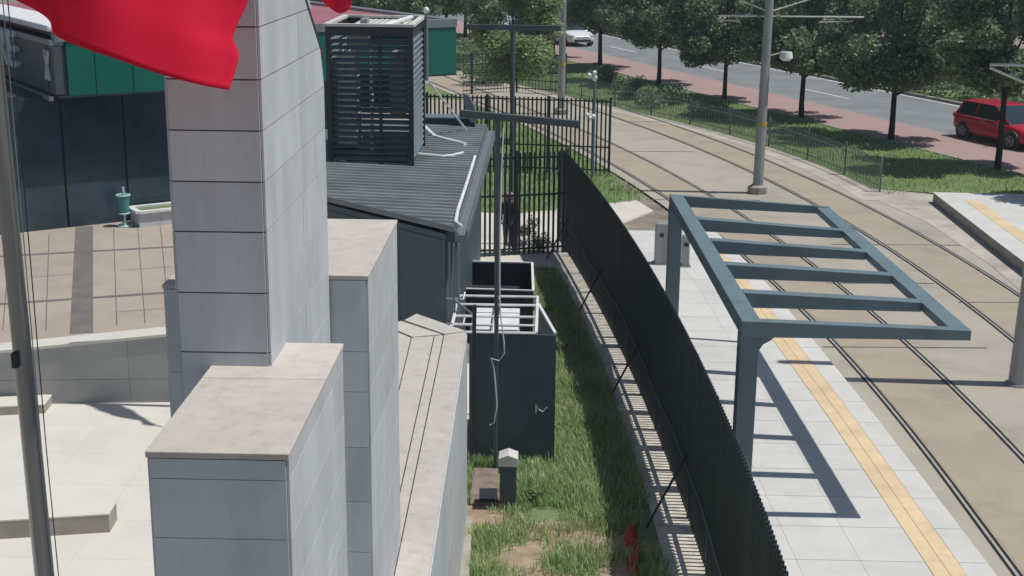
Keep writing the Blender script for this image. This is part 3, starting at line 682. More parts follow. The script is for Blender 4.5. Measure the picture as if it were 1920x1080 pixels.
pts = [gy(x, y, cy) for x, y in ((944, 240), (940, 330), (938, 420), (937, 520), (938, 590), (945, 640), (946, 662), (936, 676), (921, 672), (926, 690), (929, 720), (932, 760), (927, 792), (918, 797))]
b.tube(pts, .011, 6); o = b.build('hanging_cable', M['whitep'], t1, smooth=True)
tpost((958, 458), 876, 50, 1052, 53, 'far T-shaped steel post standing just beyond the barred gate', .105, .13)
# post with thin mast beside pen (dark)
o = thing('pen_post', 'thin dark steel post with a slanting brace at the kiosk corner of the barred pen', 'post', (ex0+.03, EY-.1, 0))
b = MB(); p = gy(890, 572, EY-.1); b.tube([(ex0+.04, EY-.1, -.02), (p.x, EY-.1, p.z)], .03); b.build('pole', M['darkmetal'], o, smooth=True)
b = MB(); a, c = gy(852, 563, EY+.6), gy(890, 592, EY-.08); b.tube([a, c], .018); b.build('brace', M['greymetal'], o, smooth=True)
# loose bits
b = MB(); b.tube([gz(1103, 1040, .05), gz(1128, 1057, .12), gz(1152, 1070, .05)], .012, 6); tag(b.build('stick', M['barkp'], smooth=True), 'bare pale stick lying in the grass near the red netting', 'stick')
b = MB(); 
base = [gz(1180, 1006, 0), gz(1188, 1040, 0), gz(1190, 1075, 0), gz(1192, 1130, 0)]
k_ = 0
for a, c in zip(base[:-1], base[1:]):
    for i in range(14):
        p = a.lerp(c, i/14); s = .05*math.sin(k_*1.3); b.tube([(p.x-.05+s, p.y, .02), (p.x+.01+s, p.y+.03, .16+.03*math.sin(k_)), (p.x+.06+s, p.y+.06, .03)], .010, 5); k_ += 1
for off in (-.05, .0, .05): b.tube([(p.x+off, p.y+.02, .05+(.09 if off == 0 else 0)) for p in base], .010, 5)
tag(b.build('barrier_net', M['redplastic'], smooth=True), 'strip of red plastic netting lying in the grass along the fence', 'netting')
b = MB(); b.tube([gy(1005, 775, EY-.01), gy(1005, 757, EY-.012), gy(1010, 768, EY-.012), gy(1018, 772, EY-.012), gy(1025, 764, EY-.012)], .008, 6); tag(b.build('loose_wire', M['whitep'], smooth=True), 'short loose white wire curling off the front of the barred pen', 'wire')

# ================================================================ BLACK SHEET FENCE
fen = thing('sheet_fence', 'long black corrugated sheet fence on bars between the lawn and the platform', 'fence', (2.0, 18, 0))
TL = plen(FENCE); b = MB(); d = 0; pts = []; k = 0
cyc = [(0, 0), (.035, 0), (.05, .028), (.085, .028)]
d = 1.3
while d < TL:
    for dx, h in cyc:
        p, t = along(FENCE, min(d+dx, TL)); n_ = Vector((-t.y, t.x)); pts.append(p-n_*(.03+h)*-1 if False else p+Vector((t.y, -t.x))*(.03+h))
    d += .10
n = len(pts); zt = 2.5
b.add([(p.x, p.y, .66) for p in pts]+[(p.x, p.y, zt) for p in pts], [(i, i+1, n+i+1, n+i) for i in range(n-1)])
sh = b.build('corrugated_sheet', M['blackfence'], fen); sm = sh.modifiers.new('thickness', 'SOLIDIFY'); sm.thickness = .004
b = MB(); d = .0
while d < TL:
    p, t = along(FENCE, d); b.bar((p.x, p.y, -.02), (p.x, p.y, 2.42), .034, .034, up=(t.x, t.y, 0)); d += .108
b.build('bars', M['blackfence'], fen)
for z in (.60, 2.2):
    b = MB()
    for a, c in zip(FENCE[:-1], FENCE[1:]): b.bar((*a, z), (*c, z), .045, .05)
    b.build('rail', M['blackfence'], fen)
d = .0; kk = 0
while d < TL:
    p, t = along(FENCE, d); b = MB(); b.bar((p.x, p.y, -.02), (p.x, p.y, 2.40), .06, .06, up=(t.x, t.y, 0)); o = b.build('post', M['blackfence'], fen)
    if kk % 3 == 1 and d < 24:
        b = MB(); q = p+Vector((t.y, -t.x))*.62+t*.25; b.tube([(p.x+t.y*.05, p.y, 1.0), (q.x, q.y, 0)], .018, 6); b.build('prop', M['darkmetal'], fen)
    d += 1.72; kk += 1
# light cable clipped along the sheet
b = MB(); cp_ = []
d = 2.0
while d < TL-1:
    p, t = along(FENCE, d); s_ = Vector((t.y, -t.x)); cp_.append((p.x+s_.x*.085, p.y+s_.y*.085, .80+.02*math.sin(d*2.1)+.035*math.sin(d*.8))); d += .35
b.tube(cp_, .009, 5); b.build('cable', M['greymetal'], fen, smooth=True)

# ================================================================ PALISADE GATE and FENCES
def palisade(name, pts, h, lab, sp=.105, rails=(.3, 1.3, 2.35), bw=.03, group=None, post=2.4, z0=0, m='blackfence', cat='fence'):
    o = thing(name, lab, cat, (*pts[0], z0), group); L = plen(pts)
    b = MB(); d = 0
    while d <= L:
        p, t = along(pts, d); b.bar((p.x, p.y, z0), (p.x, p.y, z0+h), bw, bw, up=(t.x, t.y, 0)); d += sp
    b.build('bars', M[m], o)
    for z in rails:
        b = MB()
        for a, c in zip(pts[:-1], pts[1:]): b.bar((*a, z0+z), (*c, z0+z), .03, .045)
        b.build('rail', M[m], o)
    d = 0
    while d <= L+.01:
        p, t = along(pts, min(d, L)); b = MB(); b.bar((p.x, p.y, z0-.02), (p.x, p.y, z0+h+.05), .075, .075, up=(t.x, t.y, 0)); b.build('post', M[m], o); d += post
    return o
ga, gb = gz(872, 484), gz(1060, 473)
palisade('palisade_gate', [tuple(ga.xy), tuple(gb.xy)], 2.55, 'black barred palisade gate closing the lawn strip behind the open bin', rails=(.16, 1.5, 2.42), post=(gb-ga).length/2, cat='gate', sp=.125, bw=.046)
fa = gz(1141, 331); FP = [tuple(fa.xy), (fa.x-1.4, fa.y+.2), (fa.x-6.6, fa.y+.9)]
palisade('palisade_fence', FP, 2.5, 'black palisade fence crossing behind the gate and ending beside the tram track', rails=(.2, .95, 2.42), post=2.0, sp=.14, bw=.052)
FP4 = [tuple(gz(1060, 178).xy), tuple(gz(960, 172).xy), tuple(gz(868, 178).xy)]
palisade('mesh_fence', FP4, 1.9, 'fine dark mesh fence behind the poplar crown near the green fascia', rails=(.2, .6, 1.0, 1.4, 1.85), sp=.17, bw=.014, post=2.5)
# hoop fence by the verge
o = thing('hoop_fence', 'low dark green hoop-top fence between the tram track and the grass verge', 'fence', (hairX(42.4)+.12, 42.4, 0))
HP = [(hairX(y)+.12 if y > 42.4 else 10.2, y) for y in (42.4, 45, 48, 51, 54, 57, 60, 64, 70, 78, 88)]
b = MB(); L = plen(HP); d = 0
while d < L:
    p, t = along(HP, d)
    w2 = .06; z = .92
    b.tube([(p.x-t.x*w2, p.y-t.y*w2, 0), (p.x-t.x*w2, p.y-t.y*w2, z), (p.x-t.x*w2*.5, p.y-t.y*w2*.5, z+.07), (p.x+t.x*w2*.5, p.y+t.y*w2*.5, z+.07), (p.x+t.x*w2, p.y+t.y*w2, z), (p.x+t.x*w2, p.y+t.y*w2, 0)], .011, 4, cap=False)
    d += .24
b.build('hoops', M['hoopgreen'], o)
for z in (.18, .80):
    b = MB()
    for a, c in zip(HP[:-1], HP[1:]): b.bar((*a, z), (*c, z), .02, .03)
    b.build('rail', M['hoopgreen'], o)
d = 0
while d < L:
    p, t = along(HP, d); b = MB(); b.tube([(p.x, p.y, -.02), (p.x, p.y, 1.1)], .035, 8); b.build('post', M['greymetal'] if d == 0 else M['hoopgreen'], o); d += 3.0

# ================================================================ SHELTER FRAME
SY0 = gz(1600, 965, .3).y
nr = gy(1815, 614, SY0); nl = gy(1388, 596, SY0)
zR, zL_ = nr.z, nl.z
fr = gz(1556, 389, zR); fl = gz(1256, 366, zL_)
print('SHELTER', zR, zL_, nr, nl, fr, fl)
she = thing('tram_shelter', 'blue-grey steel shelter frame with an open ladder roof on the platform', 'shelter', ((nl.x+nr.x)/2, SY0, .3))
A, B_, C_, D_ = nl, nr, fr, fl          # near-left, near-right, far-right, far-left
wL, wR, hb_ = .25, .245, .21
ln = (D_-A).normalized(); rn = (C_-B_).normalized()
def lrp(t): return A.lerp(D_, t)
def rrp(t): return B_.lerp(C_, t)
b = MB(); b.bar(A+Vector((wL/2, 0, -hb_/2)), D_+Vector((wL/2, 0, -hb_/2)), wL, hb_); b.build('side_beam', M['shelter'], she, bevel=.008)
b = MB(); b.bar(B_+Vector((-wR/2, 0, -.06)), C_+Vector((-wR/2, 0, -.06)), wR, .12); b.build('side_beam', M['shelter'], she, bevel=.008)
ts = (.0, .165, .36, .555, .755, 1.0)
for k, t in enumerate(ts):
    p = lrp(t)+Vector((wL+.002, 0, 0)); q = rrp(t)+Vector((-wR-.002, 0, 0)); y_ = .055
    if k in (0,): p = lrp(t)+Vector((0.002, 0, 0)); q = rrp(t)+Vector((0, 0, 0)); dy0, dy1 = -.16, -.002
    elif t == 1.0: p = lrp(t)+Vector((0, .0, 0)); q = rrp(t); dy0, dy1 = .002, .10
    else: dy0, dy1 = -.105, .105
    b = MB(); d1, d2 = .215, .13
    vs = []
    for P, dpt in ((p, d1), (q, d2)):
        for dy, dz in ((dy0, -dpt), (dy1, -dpt), (dy1, .004), (dy0, .004)): vs.append((P.x, P.y+dy, P.z+dz))
    b.add(vs, [(0, 1, 2, 3), (7, 6, 5, 4), (0, 4, 5, 1), (1, 5, 6, 2), (2, 6, 7, 3), (3, 7, 4, 0)]); b.build('rafter', M['shelter'], she, bevel=.006)
for t in (.0, 1.0):
    p = lrp(t); y0 = p.y-.10 if t == 0 else p.y-.10
    b = MB(); b.box(p.x-.004, p.x+.245, y0+(-.006 if t == 0 else .0), y0+.25, .28, p.z-.213); b.build('post', M['shelter'], she, bevel=.01)
    b = MB(); b.box(p.x-.06, p.x+.30, y0-.05, y0+.30, .29, .32); b.build('base_plate', M['darkmetal'], she, bevel=.005)
b = MB(); p = lrp(0)
pr = [(p.x+.247, p.z-.42), (p.x+.30, p.z-.33), (p.x+.40, p.z-.27), (p.x+.46, p.z-.212), (p.x+.247, p.z-.212)]
vs = [(x, p.y-.09, z) for x, z in pr]+[(x, p.y-.03, z) for x, z in pr]; n = 5
b.add(vs, [tuple(range(n)), tuple(range(2*n-1, n-1, -1))]+[(i, n+i, n+(i+1) % n, (i+1) % n) for i in range(n)]); b.build('gusset', M['shelter'], she)
# ticket validators
for (px, py, pt, ww, lab) in ((1238, 494, 417, .28, 'tall grey ticket cabinet between the sheet fence and the far shelter post'), (1284, 498, 440, .17, 'slim grey validator post beside the far shelter post')):
    g = gz(px, py, .3); zt = gy(px, pt, g.y).z
    o = thing('ticket_validator', lab, 'ticket machine', tuple(g), 'ticket machines on the platform')
    b = MB(); pr = [(-.14, 0), (.16, 0), (.16, zt-.3-.12), (.06, zt-.3), (-.14, zt-.3)]
    vs = [(g.x-ww/2, g.y+y, .3+z) for y, z in pr]+[(g.x+ww/2, g.y+y, .3+z) for y, z in pr]; n = 5
    b.add(vs, [tuple(range(n)), tuple(range(2*n-1, n-1, -1))]+[(i, n+i, n+(i+1) % n, (i+1) % n) for i in range(n)]); b.build('cabinet', M['galv'], o, bevel=.02, loc=tuple(g))
    b = MB(); b.tube([(g.x, g.y-.142, .3+(zt-.3)*.72), (g.x, g.y-.165, .3+(zt-.3)*.72)], .05, 14); b.build('reader', M['darkmetal'], o)
    b = MB(); b.box(g.x-ww/2-.04, g.x+ww/2+.04, g.y-.18, g.y+.2, .295, .325); b.build('plinth', M['greymetal'], o)

# ================================================================ OVERHEAD LINE POLES
def ohl(base, xt, lab, h, r0, band=True, arms=True, lamp=None, z=0.0, plinth=True, reach=((-1, 1.5), (1, 2.8)), below=False):
    g = gz(*base, z); o = thing('overhead_line_pole', lab, 'pole', tuple(g), 'grey overhead line poles between the tracks')
    tx = gy(xt[0], xt[1], g.y); ux = (tx.x-g.x)/(tx.z-z)
    P = lambda zz: (g.x+ux*zz, g.y, zz)
    b = MB(); b.tube([P(0), P(2.2), P(2.201), P(h)], [r0, r0*.93, r0*.90, r0*.68], 16); b.build('shaft', M['galv'], o, smooth=True, loc=tuple(g))
    if plinth:
        b = MB(); b.tube([(g.x, g.y, 0), (g.x, g.y, .20), (g.x, g.y, .26)], [r0*1.9, r0*1.9, r0*1.3], 8); b.build('plinth', M['kerb'], o, loc=tuple(g))
    else:
        b = MB(); b.tube([(g.x, g.y, -.01), (g.x, g.y, .035)], r0*1.35, 16); b.build('base_flange', M['galv'], o, loc=tuple(g))
    if band:
        b = MB(); b.tube([P(2.06), P(2.19)], [r0*.975]*2, 16); b.build('band', M['bandyel'], o, smooth=True, loc=tuple(g))
    if arms:
        za = gy(base[0], arms, g.y).z
        for s, ra in reach:
            b = MB(); b.tube([P(za), (g.x+ux*za+s*ra, g.y, za)], .024, 8)
            if below and s < 0: b.tube([P(za-.5), (g.x+ux*za+s*ra, g.y, za-.05)], .022, 8)
            else:
                b.tube([P(za+.12), (g.x+s*min(2.0, ra), g.y, za+.75)], .02, 8)
                b.tube([(g.x+s*ra*.62, g.y, za-.02), (g.x+s*ra*.55, g.y-.02, za-.16), (g.x+s*ra*.9, g.y, za-.12)], .014, 6)
            b.build('bracket_arm', M['cream'], o, smooth=True, loc=tuple(g))
            b = MB(); b.tube([(g.x+ux*za+s*.22, g.y, za), (g.x+ux*za+s*.34, g.y, za)], .055, 10); b.build('insulator', M['dirt'], o, loc=tuple(g))
    if lamp:
        zl = gy(base[0], lamp, g.y).z
        b = MB(); b.tube([P(zl-.25), (g.x+.14, g.y, zl), (g.x+.5, g.y, zl+.1)], .022, 8); b.build('lamp_arm', M['cream'], o, smooth=True, loc=tuple(g))
        b = MB(); b.tube([(g.x+.62, g.y-.05, zl+.12), (g.x+.62, g.y-.05, zl-.06), (g.x+.62, g.y-.05, zl-.14)], [.17, .20, .10], 14); b.build('lamp_head', M['whitep'], o, smooth=True, loc=tuple(g))
    return o
ohl((1420, 362), (1443, 0), 'grey overhead line pole with a lamp arm standing behind the shelter roof', 9.5, .16, arms=30, lamp=104)
ohl((1907, 721), (1937, 490), 'grey overhead line pole at the right edge nearest the shelter', 9.5, .16, arms=122, band=False, reach=((-1, 1.15), (1, 2.9)), below=True, plinth=False)
ohl((1052, 214), (1056, 0), 'farthest grey overhead line pole rising beside the white sedan', 9.5, .165, arms=None)

# CCTV pole
g = gz(1111, 338)
o = thing('camera_pole', 'thin dark pole carrying clusters of white security cameras behind the sheet fence', 'camera pole', tuple(g))
zt = gy(1111, 122, g.y).z
b = MB(); b.tube([(g.x, g.y, -.02), (g.x, g.y, zt-.12)], .045, 10); b.build('pole', M['shelter'], o, smooth=True)
b = MB(); b.tube([(g.x, g.y, zt-.12), (g.x, g.y, zt+.08)], .075, 10); b.build('finial', M['darkmetal'], o)
for px, py, rr_ in ((1105, 141, .07), (1115, 136, .065), (1115, 146, .085), (1101, 215, .06), (1113, 218, .06), (1107, 221, .05)):
    p = gy(px, py, g.y-.12); b = MB(); b.tube([p+Vector((.0, .08, .02)), p, p+Vector((0, -.10, -.03))], [rr_*.8, rr_, rr_*.9], 10); b.tube([p, (g.x, g.y, p.z)], .015, 6); b.build('camera', M['whitep'], o, smooth=True)

# ================================================================ STATION BUILDING
zf0 = 3.75
k1 = gz(110, 185, zf0); k2 = gz(856, 141, zf0); fd = (k2-k1); fd.z = 0; FL_ = fd.length; fd.normalize(); fn = Vector((fd.y, -fd.x, 0))   # outward, towards the camera
zf1 = gp(108, 66, k1, fn).z; zf1 = max(zf1, 5.0)
print('STATION', k1, k2, zf1, fd)
sta = thing('station_building', 'green and grey station building with a wide dark undercroft across the plaza', 'building', (k1.x, k1.y, UZ))
sdir = -fn                                # left flank runs back from the corner
b = MB(); npan = 12
for k in range(npan):
    p, q = k1+fd*(FL_*k/npan+.01+(.25 if k == 0 else 0)), k1+fd*(FL_*(k+1)/npan-.01); b.prism([tuple(v.xy) for v in (p, q, q-fn*.04, p-fn*.04)], zf0+.05, zf1-.18)
b.build('fascia', M['green'], sta)
b = MB(); p, q = k1-fn*.041, k2-fn*.041; b.prism([tuple(v.xy) for v in (p, q, q-fn*13.9, p-fn*13.9)], zf0+.02, zf1-.12); b.build('roof_deck', M['darkmetal'], sta)
b = MB(); p, q = k1-fn*.3+fd*.3, k2-fn*.3-fd*.35; b.prism([tuple(v.xy) for v in (p, q, q-fn*13.3, p-fn*13.3)], zf1-.11, zf1-.02); b.build('roof', M['pinkroof'], sta)
b = MB()
for (p, q, wdt) in ((k1+fn*.03, k2+fn*.03, .32), (k2+fd*.02, k2+fd*.02-fn*13.9, .34)):
    d = (q-p).normalized(); nrm = Vector((-d.y, d.x, 0)); b.prism([tuple(v.xy) for v in (p, q, q+nrm*wdt, p+nrm*wdt)], zf1-.16, zf1+.06+(.004 if wdt > .33 else 0))
b.build('parapet', M['greymetal'], sta)
b = MB(); b.prism([tuple(v.xy) for v in (k1+fn*.02, k2+fn*.02, k2-fn*.06, k1-fn*.06)], zf0+.005, zf0+.046); b.build('fascia_trim', M['darkmetal'], sta)
# sign face on the left flank
sl0 = k1-fd*.05; sgl = 9.0
b = MB(); b.prism([tuple(v.xy) for v in (sl0, sl0+sdir*sgl, sl0+sdir*sgl+fd*.2, sl0+fd*.2)], zf0+.1, zf1-.25)
sg = b.build('sign_panel', M['sign'], sta)
b = MB(); b.prism([tuple(v.xy) for v in (sl0-fd*.06, sl0+sdir*sgl-fd*.06, sl0+sdir*sgl+fd*.25, sl0+fd*.25)], zf1-.24, zf1-.12); b.build('upper_band', M['greymetal'], sta)
b = MB(); b.prism([tuple(v.xy) for v in (sl0-fd*.05-fn*.2, sl0+sdir*sgl-fd*.05, sl0+sdir*sgl+fd*1.1, sl0+fd*1.1-fn*.2)], zf1+.062, zf1+.22); b.build('canopy_top', M['whitep'], sta, bevel=.05)
b = MB(); b.bar(sl0-fd*.12+Vector((0, 0, zf0-sl0.z+.0)), sl0+sdir*sgl-fd*.12+Vector((0, 0, zf0-sl0.z)), .10, .10); b.build('gutter', M['greymetal'], sta)
b = MB(); p = sl0-fd*.012+sdir*.55; b.prism([tuple(v.xy) for v in (p, p+sdir*.05, p+sdir*.05+fd*.01, p+fd*.01)], zf0+.15, zf1-.27); b.build('panel_joint', M['darkmetal'], sg)
# letters: built as extruded type lying on the left flank, reading towards the corner
cu = bpy.data.curves.new('letters', 'FONT'); cu.body = 'RE'; cu.size = 1.3; cu.extrude = .05; cu.offset = .022; cu.align_x = 'RIGHT'; cu.space_character = 1.05
tmp = bpy.data.objects.new('letters_tmp', cu); SC.collection.objects.link(tmp); dg = bpy.context.evaluated_depsgraph_get()
me = bpy.data.meshes.new_from_object(tmp.evaluated_get(dg)); bpy.data.objects.remove(tmp)
lt = bpy.data.objects.new('letters', me); SC.collection.objects.link(lt); me.materials.clear(); me.materials.append(M['letter'])
ep = gp(36, 126, sl0-fd*.06, fd)          # right foot of the E
print('E foot', ep)
xa = -sdir*1.35; za = Vector((0, 0, 1)); ya = xa.cross(za)
m4 = Matrix((( xa.x, za.x, xa.cross(za).x, ep.x), (xa.y, za.y, xa.cross(za).y, ep.y), (xa.z, za.z, xa.cross(za).z, ep.z), (0, 0, 0, 1)))
lt.parent = sta; lt.matrix_parent_inverse = Matrix.Identity(4); lt.matrix_world = m4
lt.matrix_basis = Matrix.Translation(-Vector((k1.x, k1.y, UZ))) @ m4
TRUE[lt.name] = ep
# small cross emblem near the corner
b = MB(); c = gp(88, 122, sl0-fd*.05, fd)
for s in (1, -1): b.bar(c+sdir*.16*s+Vector((0, 0, .35)), c-sdir*.16*s-Vector((0, 0, .35)), .05, .06, up=(fd.x, fd.y, 0))
b.build('emblem', M['letter'], sta)
# undercroft wall and columns
wb = gz(180, 421, UZ); back = (wb-k1).dot(fn)
b = MB(); W0 = k1+fn*back-fd*6; W1 = k1+fn*back+fd*(FL_-3.2)
nW = 9; LWn = (W1-W0).length
for k in range(nW):
    p, q = W0+fd*(LWn*k/nW+.03), W0+fd*(LWn*(k+1)/nW-.03); b.prism([tuple(v.xy) for v in (p, q, q-fn*.05, p-fn*.05)], UZ, zf0+.0)
b.build('glass_wall', M['glass'], sta)
b = MB(); b.prism([tuple(v.xy) for v in (W0-fn*.06, W1-fn*.06, W1-fn*10, W0-fn*10)], UZ-.3, zf0+.015); b.build('back_wall', M['darkmetal'], sta)
b = MB(); a, c = gp(205, 187, k1-fn*1.0, fn), gp(255, 218, k1-fn*1.0, fn)
b.bar(a, c, .08, .30); b.build('brace_beam', M['cream'], sta)
# litter bin, planter box
g = gz(235, 424, UZ)
o = thing('litter_bin', 'teal litter bin hung on a pale blue stand on the plaza', 'litter bin', tuple(g)); px_ = .97
b = MB(); b.tube([(g.x, g.y, UZ), (g.x, g.y, UZ+1.0)], .03, 10); b.tube([(g.x, g.y, UZ), (g.x, g.y, UZ+.03)], .2, 16); b.build('stand', M['ltblue'], o, smooth=True, loc=tuple(g))
b = MB(); b.tube([(g.x, g.y-.02, UZ+.32), (g.x, g.y-.02, UZ+.80)], [.12, .155], 18); b.build('bucket', M['teal'], o, smooth=True, loc=tuple(g))
b = MB()
for zz, rr_ in ((.80, .165), (.34, .13)): b.tube([(g.x+rr_*math.cos(a*.3927), g.y-.02+rr_*math.sin(a*.3927), UZ+zz) for a in range(17)], .018, 6, cap=False)
b.build('hoop', M['ltblue'], o, smooth=True, loc=tuple(g))
q = [gz(262, 427, UZ), gz(325, 420, UZ)]; zt = UZ+.42
o = thing('stone_planter', 'low grey stone planter box with a pale rim beside the litter bin', 'planter', tuple(q[0]))
d = (q[1]-q[0]).normalized(); nn_ = Vector((-d.y, d.x, 0)); P = [q[0], q[0]+d*1.6, q[0]+d*1.6+nn_*.7, q[0]+nn_*.7]
b = MB(); b.prism([tuple(v.xy) for v in P], UZ-.02, zt-.06); b.build('box', M['clad'], o, loc=tuple(q[0]))
b = MB()
for i in range(4):
    a_, c_ = P[i], P[(i+1) % 4]; b.bar(a_+Vector((0, 0, zt-.03-UZ)), c_+Vector((0, 0, zt-.03-UZ)), .14, .058+.003*i)
b.build('rim', M['whitep'], o, loc=tuple(q[0]))
b = MB(); b.prism([tuple((v+(P[(i+2) % 4]-v)*.06).xy) for i, v in enumerate(P)], UZ, zt-.04); b.build('fill', M['soil'], o, loc=tuple(q[0]))

# ================================================================ FLAGPOLES AND FLAGS
FY = 7.0
fb = gy(82, 1070, FY); ft = gy(11, 345, FY)
fpole = thing('flagpole', 'brushed steel flagpole with halyards at the left edge of the plaza', 'flagpole', (fb.x, FY, 0))
fx = lambda z: fb.x+(ft.x-fb.x)*(z-fb.z)/(ft.z-fb.z)
b = MB(); b.tube([(fx(0), FY, -.02), (fx(4), FY, 4), (fx(9.6), FY, 9.6)], [.058, .052, .042], 20); b.build('mast', M['steel'], fpole, smooth=True)
b = MB(); b.tube([(fx(0), FY, 0), (fx(0), FY, .05)], .2, 18); b.build('base_plate', M['greymetal'], fpole)
for dx, hm_ in ((.072, 'galv'), (.098, 'darkmetal')):
  b = MB(); b.tube([(fx(z)+dx+(.02 if z > 7 else 0)*0+.012*math.sin(z), FY-.02, z) for z in (1.2, 2.5, 4, 5.2, 6.3, 7.2, 8.2, 9.4)], .0032, 5); b.build('halyard', M[hm_], fpole, smooth=True)
zc = gy(35, 668, FY).z
b = MB(); b.box(fx(zc)-.03, fx(zc)-.0, FY-.085, FY-.045, zc-.04, zc+.04); b.build('cleat', M['darkmetal'], fpole)
def flag(name, Y, bot, right, zup, lab, nu=40, nv=24, amp=.05, lean=1.0, tw=1.0, mat_='red'):
    def poly(pts, t):
        s = t*(len(pts)-1); i = min(int(s), len(pts)-2); f = s-i
        p0, p1, p2, p3 = pts[max(i-1, 0)], pts[i], pts[i+1], pts[min(i+2, len(pts)-1)]
        h = lambda a, b_, c, d: .5*((2*b_)+(-a+c)*f+(2*a-5*b_+4*c-d)*f*f+(-a+3*b_-3*c+d)*f**3)
        return h(p0[0], p1[0], p2[0], p3[0]), h(p0[1], p1[1], p2[1], p3[1])
    b = MB(); vs = []
    yo = lambda u, v: Y+(.50*v*tw-.60)*u*lean+amp*(.9*math.sin(u*6.0+v*1.6+.8)*(.3+.7*u)+.25*math.sin(u*15-v*5)*u+.13*math.sin(u*27+v*3))*min(1, u*4)
    r0 = gy(*right[0], yo(1, 0))
    for i in range(nu+1):
        u = i/nu; B = gy(*poly(bot, u), yo(u, 0))
        for j in range(nv+1):
            v = j/nv; off = gy(*poly(right, v), yo(1, v))-r0; P = B+Vector((0, 0, zup*v)).lerp(off, u**1.6); P.y = yo(u, v); vs.append(P)
    b.add(vs, [(i*(nv+1)+j, (i+1)*(nv+1)+j, (i+1)*(nv+1)+j+1, i*(nv+1)+j+1) for i in range(nu) for j in range(nv)])
    o = b.build(name, M[mat_], smooth=True); sm = o.modifiers.new('thickness', 'SOLIDIFY'); sm.thickness = .003
    return tag(o, lab, 'flag')
flag('red_flag', FY, [(-16, -46), (24, -4), (62, 16), (93, 38), (104, 66), (152, 88), (225, 113), (300, 139), (375, 159), (430, 169)], [(430, 169), (441, 135), (448, 100), (437, 72), (448, 40), (465, 0), (472, -70), (480, -150), (500, -230)], .95,
     'large red flag billowing across the top left of the tower', amp=.055)
f2 = gz(588, 900, 0); F2Y = 21.9
p = gy(569, 60, F2Y)
o = thing('flagpole', 'second steel flagpole hidden behind the stone tower', 'flagpole', (p.x-.03, F2Y, 0))
b = MB(); b.tube([(p.x-.03, F2Y, -.02), (p.x-.03, F2Y, 9.6)], [.06, .045], 14); b.build('mast', M['steel'], o, smooth=True)
flag('red_flag', F2Y, [(569, -34), (590, -12), (610, 8), (636, 25), (655, 18)], [(655, 18), (660, 2), (657, -15), (663, -60), (668, -110)], 1.3, 'smaller red flag showing beyond the top right edge of the tower', nu=24, nv=16, amp=.10, lean=1.9, tw=.15)

# ================================================================ PERSON
g = gz(953, 471)
per = thing('person', 'person in a dark jacket and pink headscarf walking behind the barred gate', 'person', tuple(g))
S = 1.47
def limb(b, pts, rs, n=10): b.tube([(g.x+x*S, g.y+y*S, z*S) for x, y, z in pts], [r*S for r in rs], n)
def skinbody(name, verts, edges, m, parent, root=0, sub=2):
    me = bpy.data.meshes.new(name); me.from_pydata([(x*S, y*S, z*S) for x, y, z, r in verts], edges, []); me.materials.append(m)
    o = bpy.data.objects.new(name, me); SC.collection.objects.link(o); o.parent = parent
    md = o.modifiers.new('skin', 'SKIN'); md.use_smooth_shade = True
    for i, v in enumerate(verts):
        sv = me.skin_vertices[0].data[i]; sv.radius = (v[3]*S, v[3]*S*.85); sv.use_root = (i == root)
    s = o.modifiers.new('sub', 'SUBSURF'); s.levels = s.render_levels = sub
    return o
# body: pelvis, spine, neck, head; arms; legs mid-stride (faces right and slightly away)
V = [(0, 0, .53, .075), (0, 0, .64, .075), (0, .0, .76, .09), (0, 0, .83, .05), (.005, 0, .865, .034), (.01, -.01, .905, .055), (.01, -.012, .95, .062), (.01, -.005, .985, .04),
     (.10, 0, .80, .038), (.15, .02, .65, .03), (.16, -.05, .52, .022), (-.10, 0, .80, .038), (-.14, .03, .65, .03), (-.13, .0, .51, .022),
     (.05, 0, .48, .062), (.07, -.06, .27, .042), (.08, -.02, .05, .028), (.085, -.09, .02, .025), (-.05, 0, .48, .062), (-.05, .05, .27, .042), (-.05, .14, .06, .028), (-.05, .07, .025, .025)]
E_ = [(0, 1), (1, 2), (2, 3), (3, 4), (4, 5), (5, 6), (6, 7), (2, 8), (8, 9), (9, 10), (2, 11), (11, 12), (12, 13), (0, 14), (14, 15), (15, 16), (16, 17), (0, 18), (18, 19), (19, 20), (20, 21)]
skinbody('body', V, E_, M['skin'], per)
up_ = [(v[0], v[1], v[2], v[3]+.022) for v in V]
idx = [0, 1, 2, 3, 8, 9, 11, 12]; mp_ = {k: i for i, k in enumerate(idx)}
jv = [up_[k] for k in idx]; jv[0] = (0, 0, .45, .108); jv += [(.160, -.047, .525, .04), (-.131, .002, .515, .04)]
je = [(mp_[a], mp_[c]) for a, c in E_ if a in mp_ and c in mp_]+[(mp_[9], 8), (mp_[12], 9)]
skinbody('jacket', jv, je, M['cloth_dark'], per)
idx = [14, 15, 16, 18, 19, 20]; mp_ = {k: i+1 for i, k in enumerate(idx)}
tv = [(0, 0, .52, .08)]+[(V[k][0], V[k][1], V[k][2]+(.02 if V[k][2] < .1 else 0), V[k][3]+.011) for k in idx]
te = [(0, 1), (0, 4), (1, 2), (2, 3), (4, 5), (5, 6)]
skinbody('trousers', tv, te, M['cloth_grey'], per)
b = MB(); b.ell((.01*S, .01*S, .955*S), .072*S, .075*S, .075*S); b.ell((.0, .03*S, .86*S), .065*S, .055*S, .06*S); b.build('headscarf', M['scarf'], per, smooth=True).location = (0, 0, 0)
b = MB()
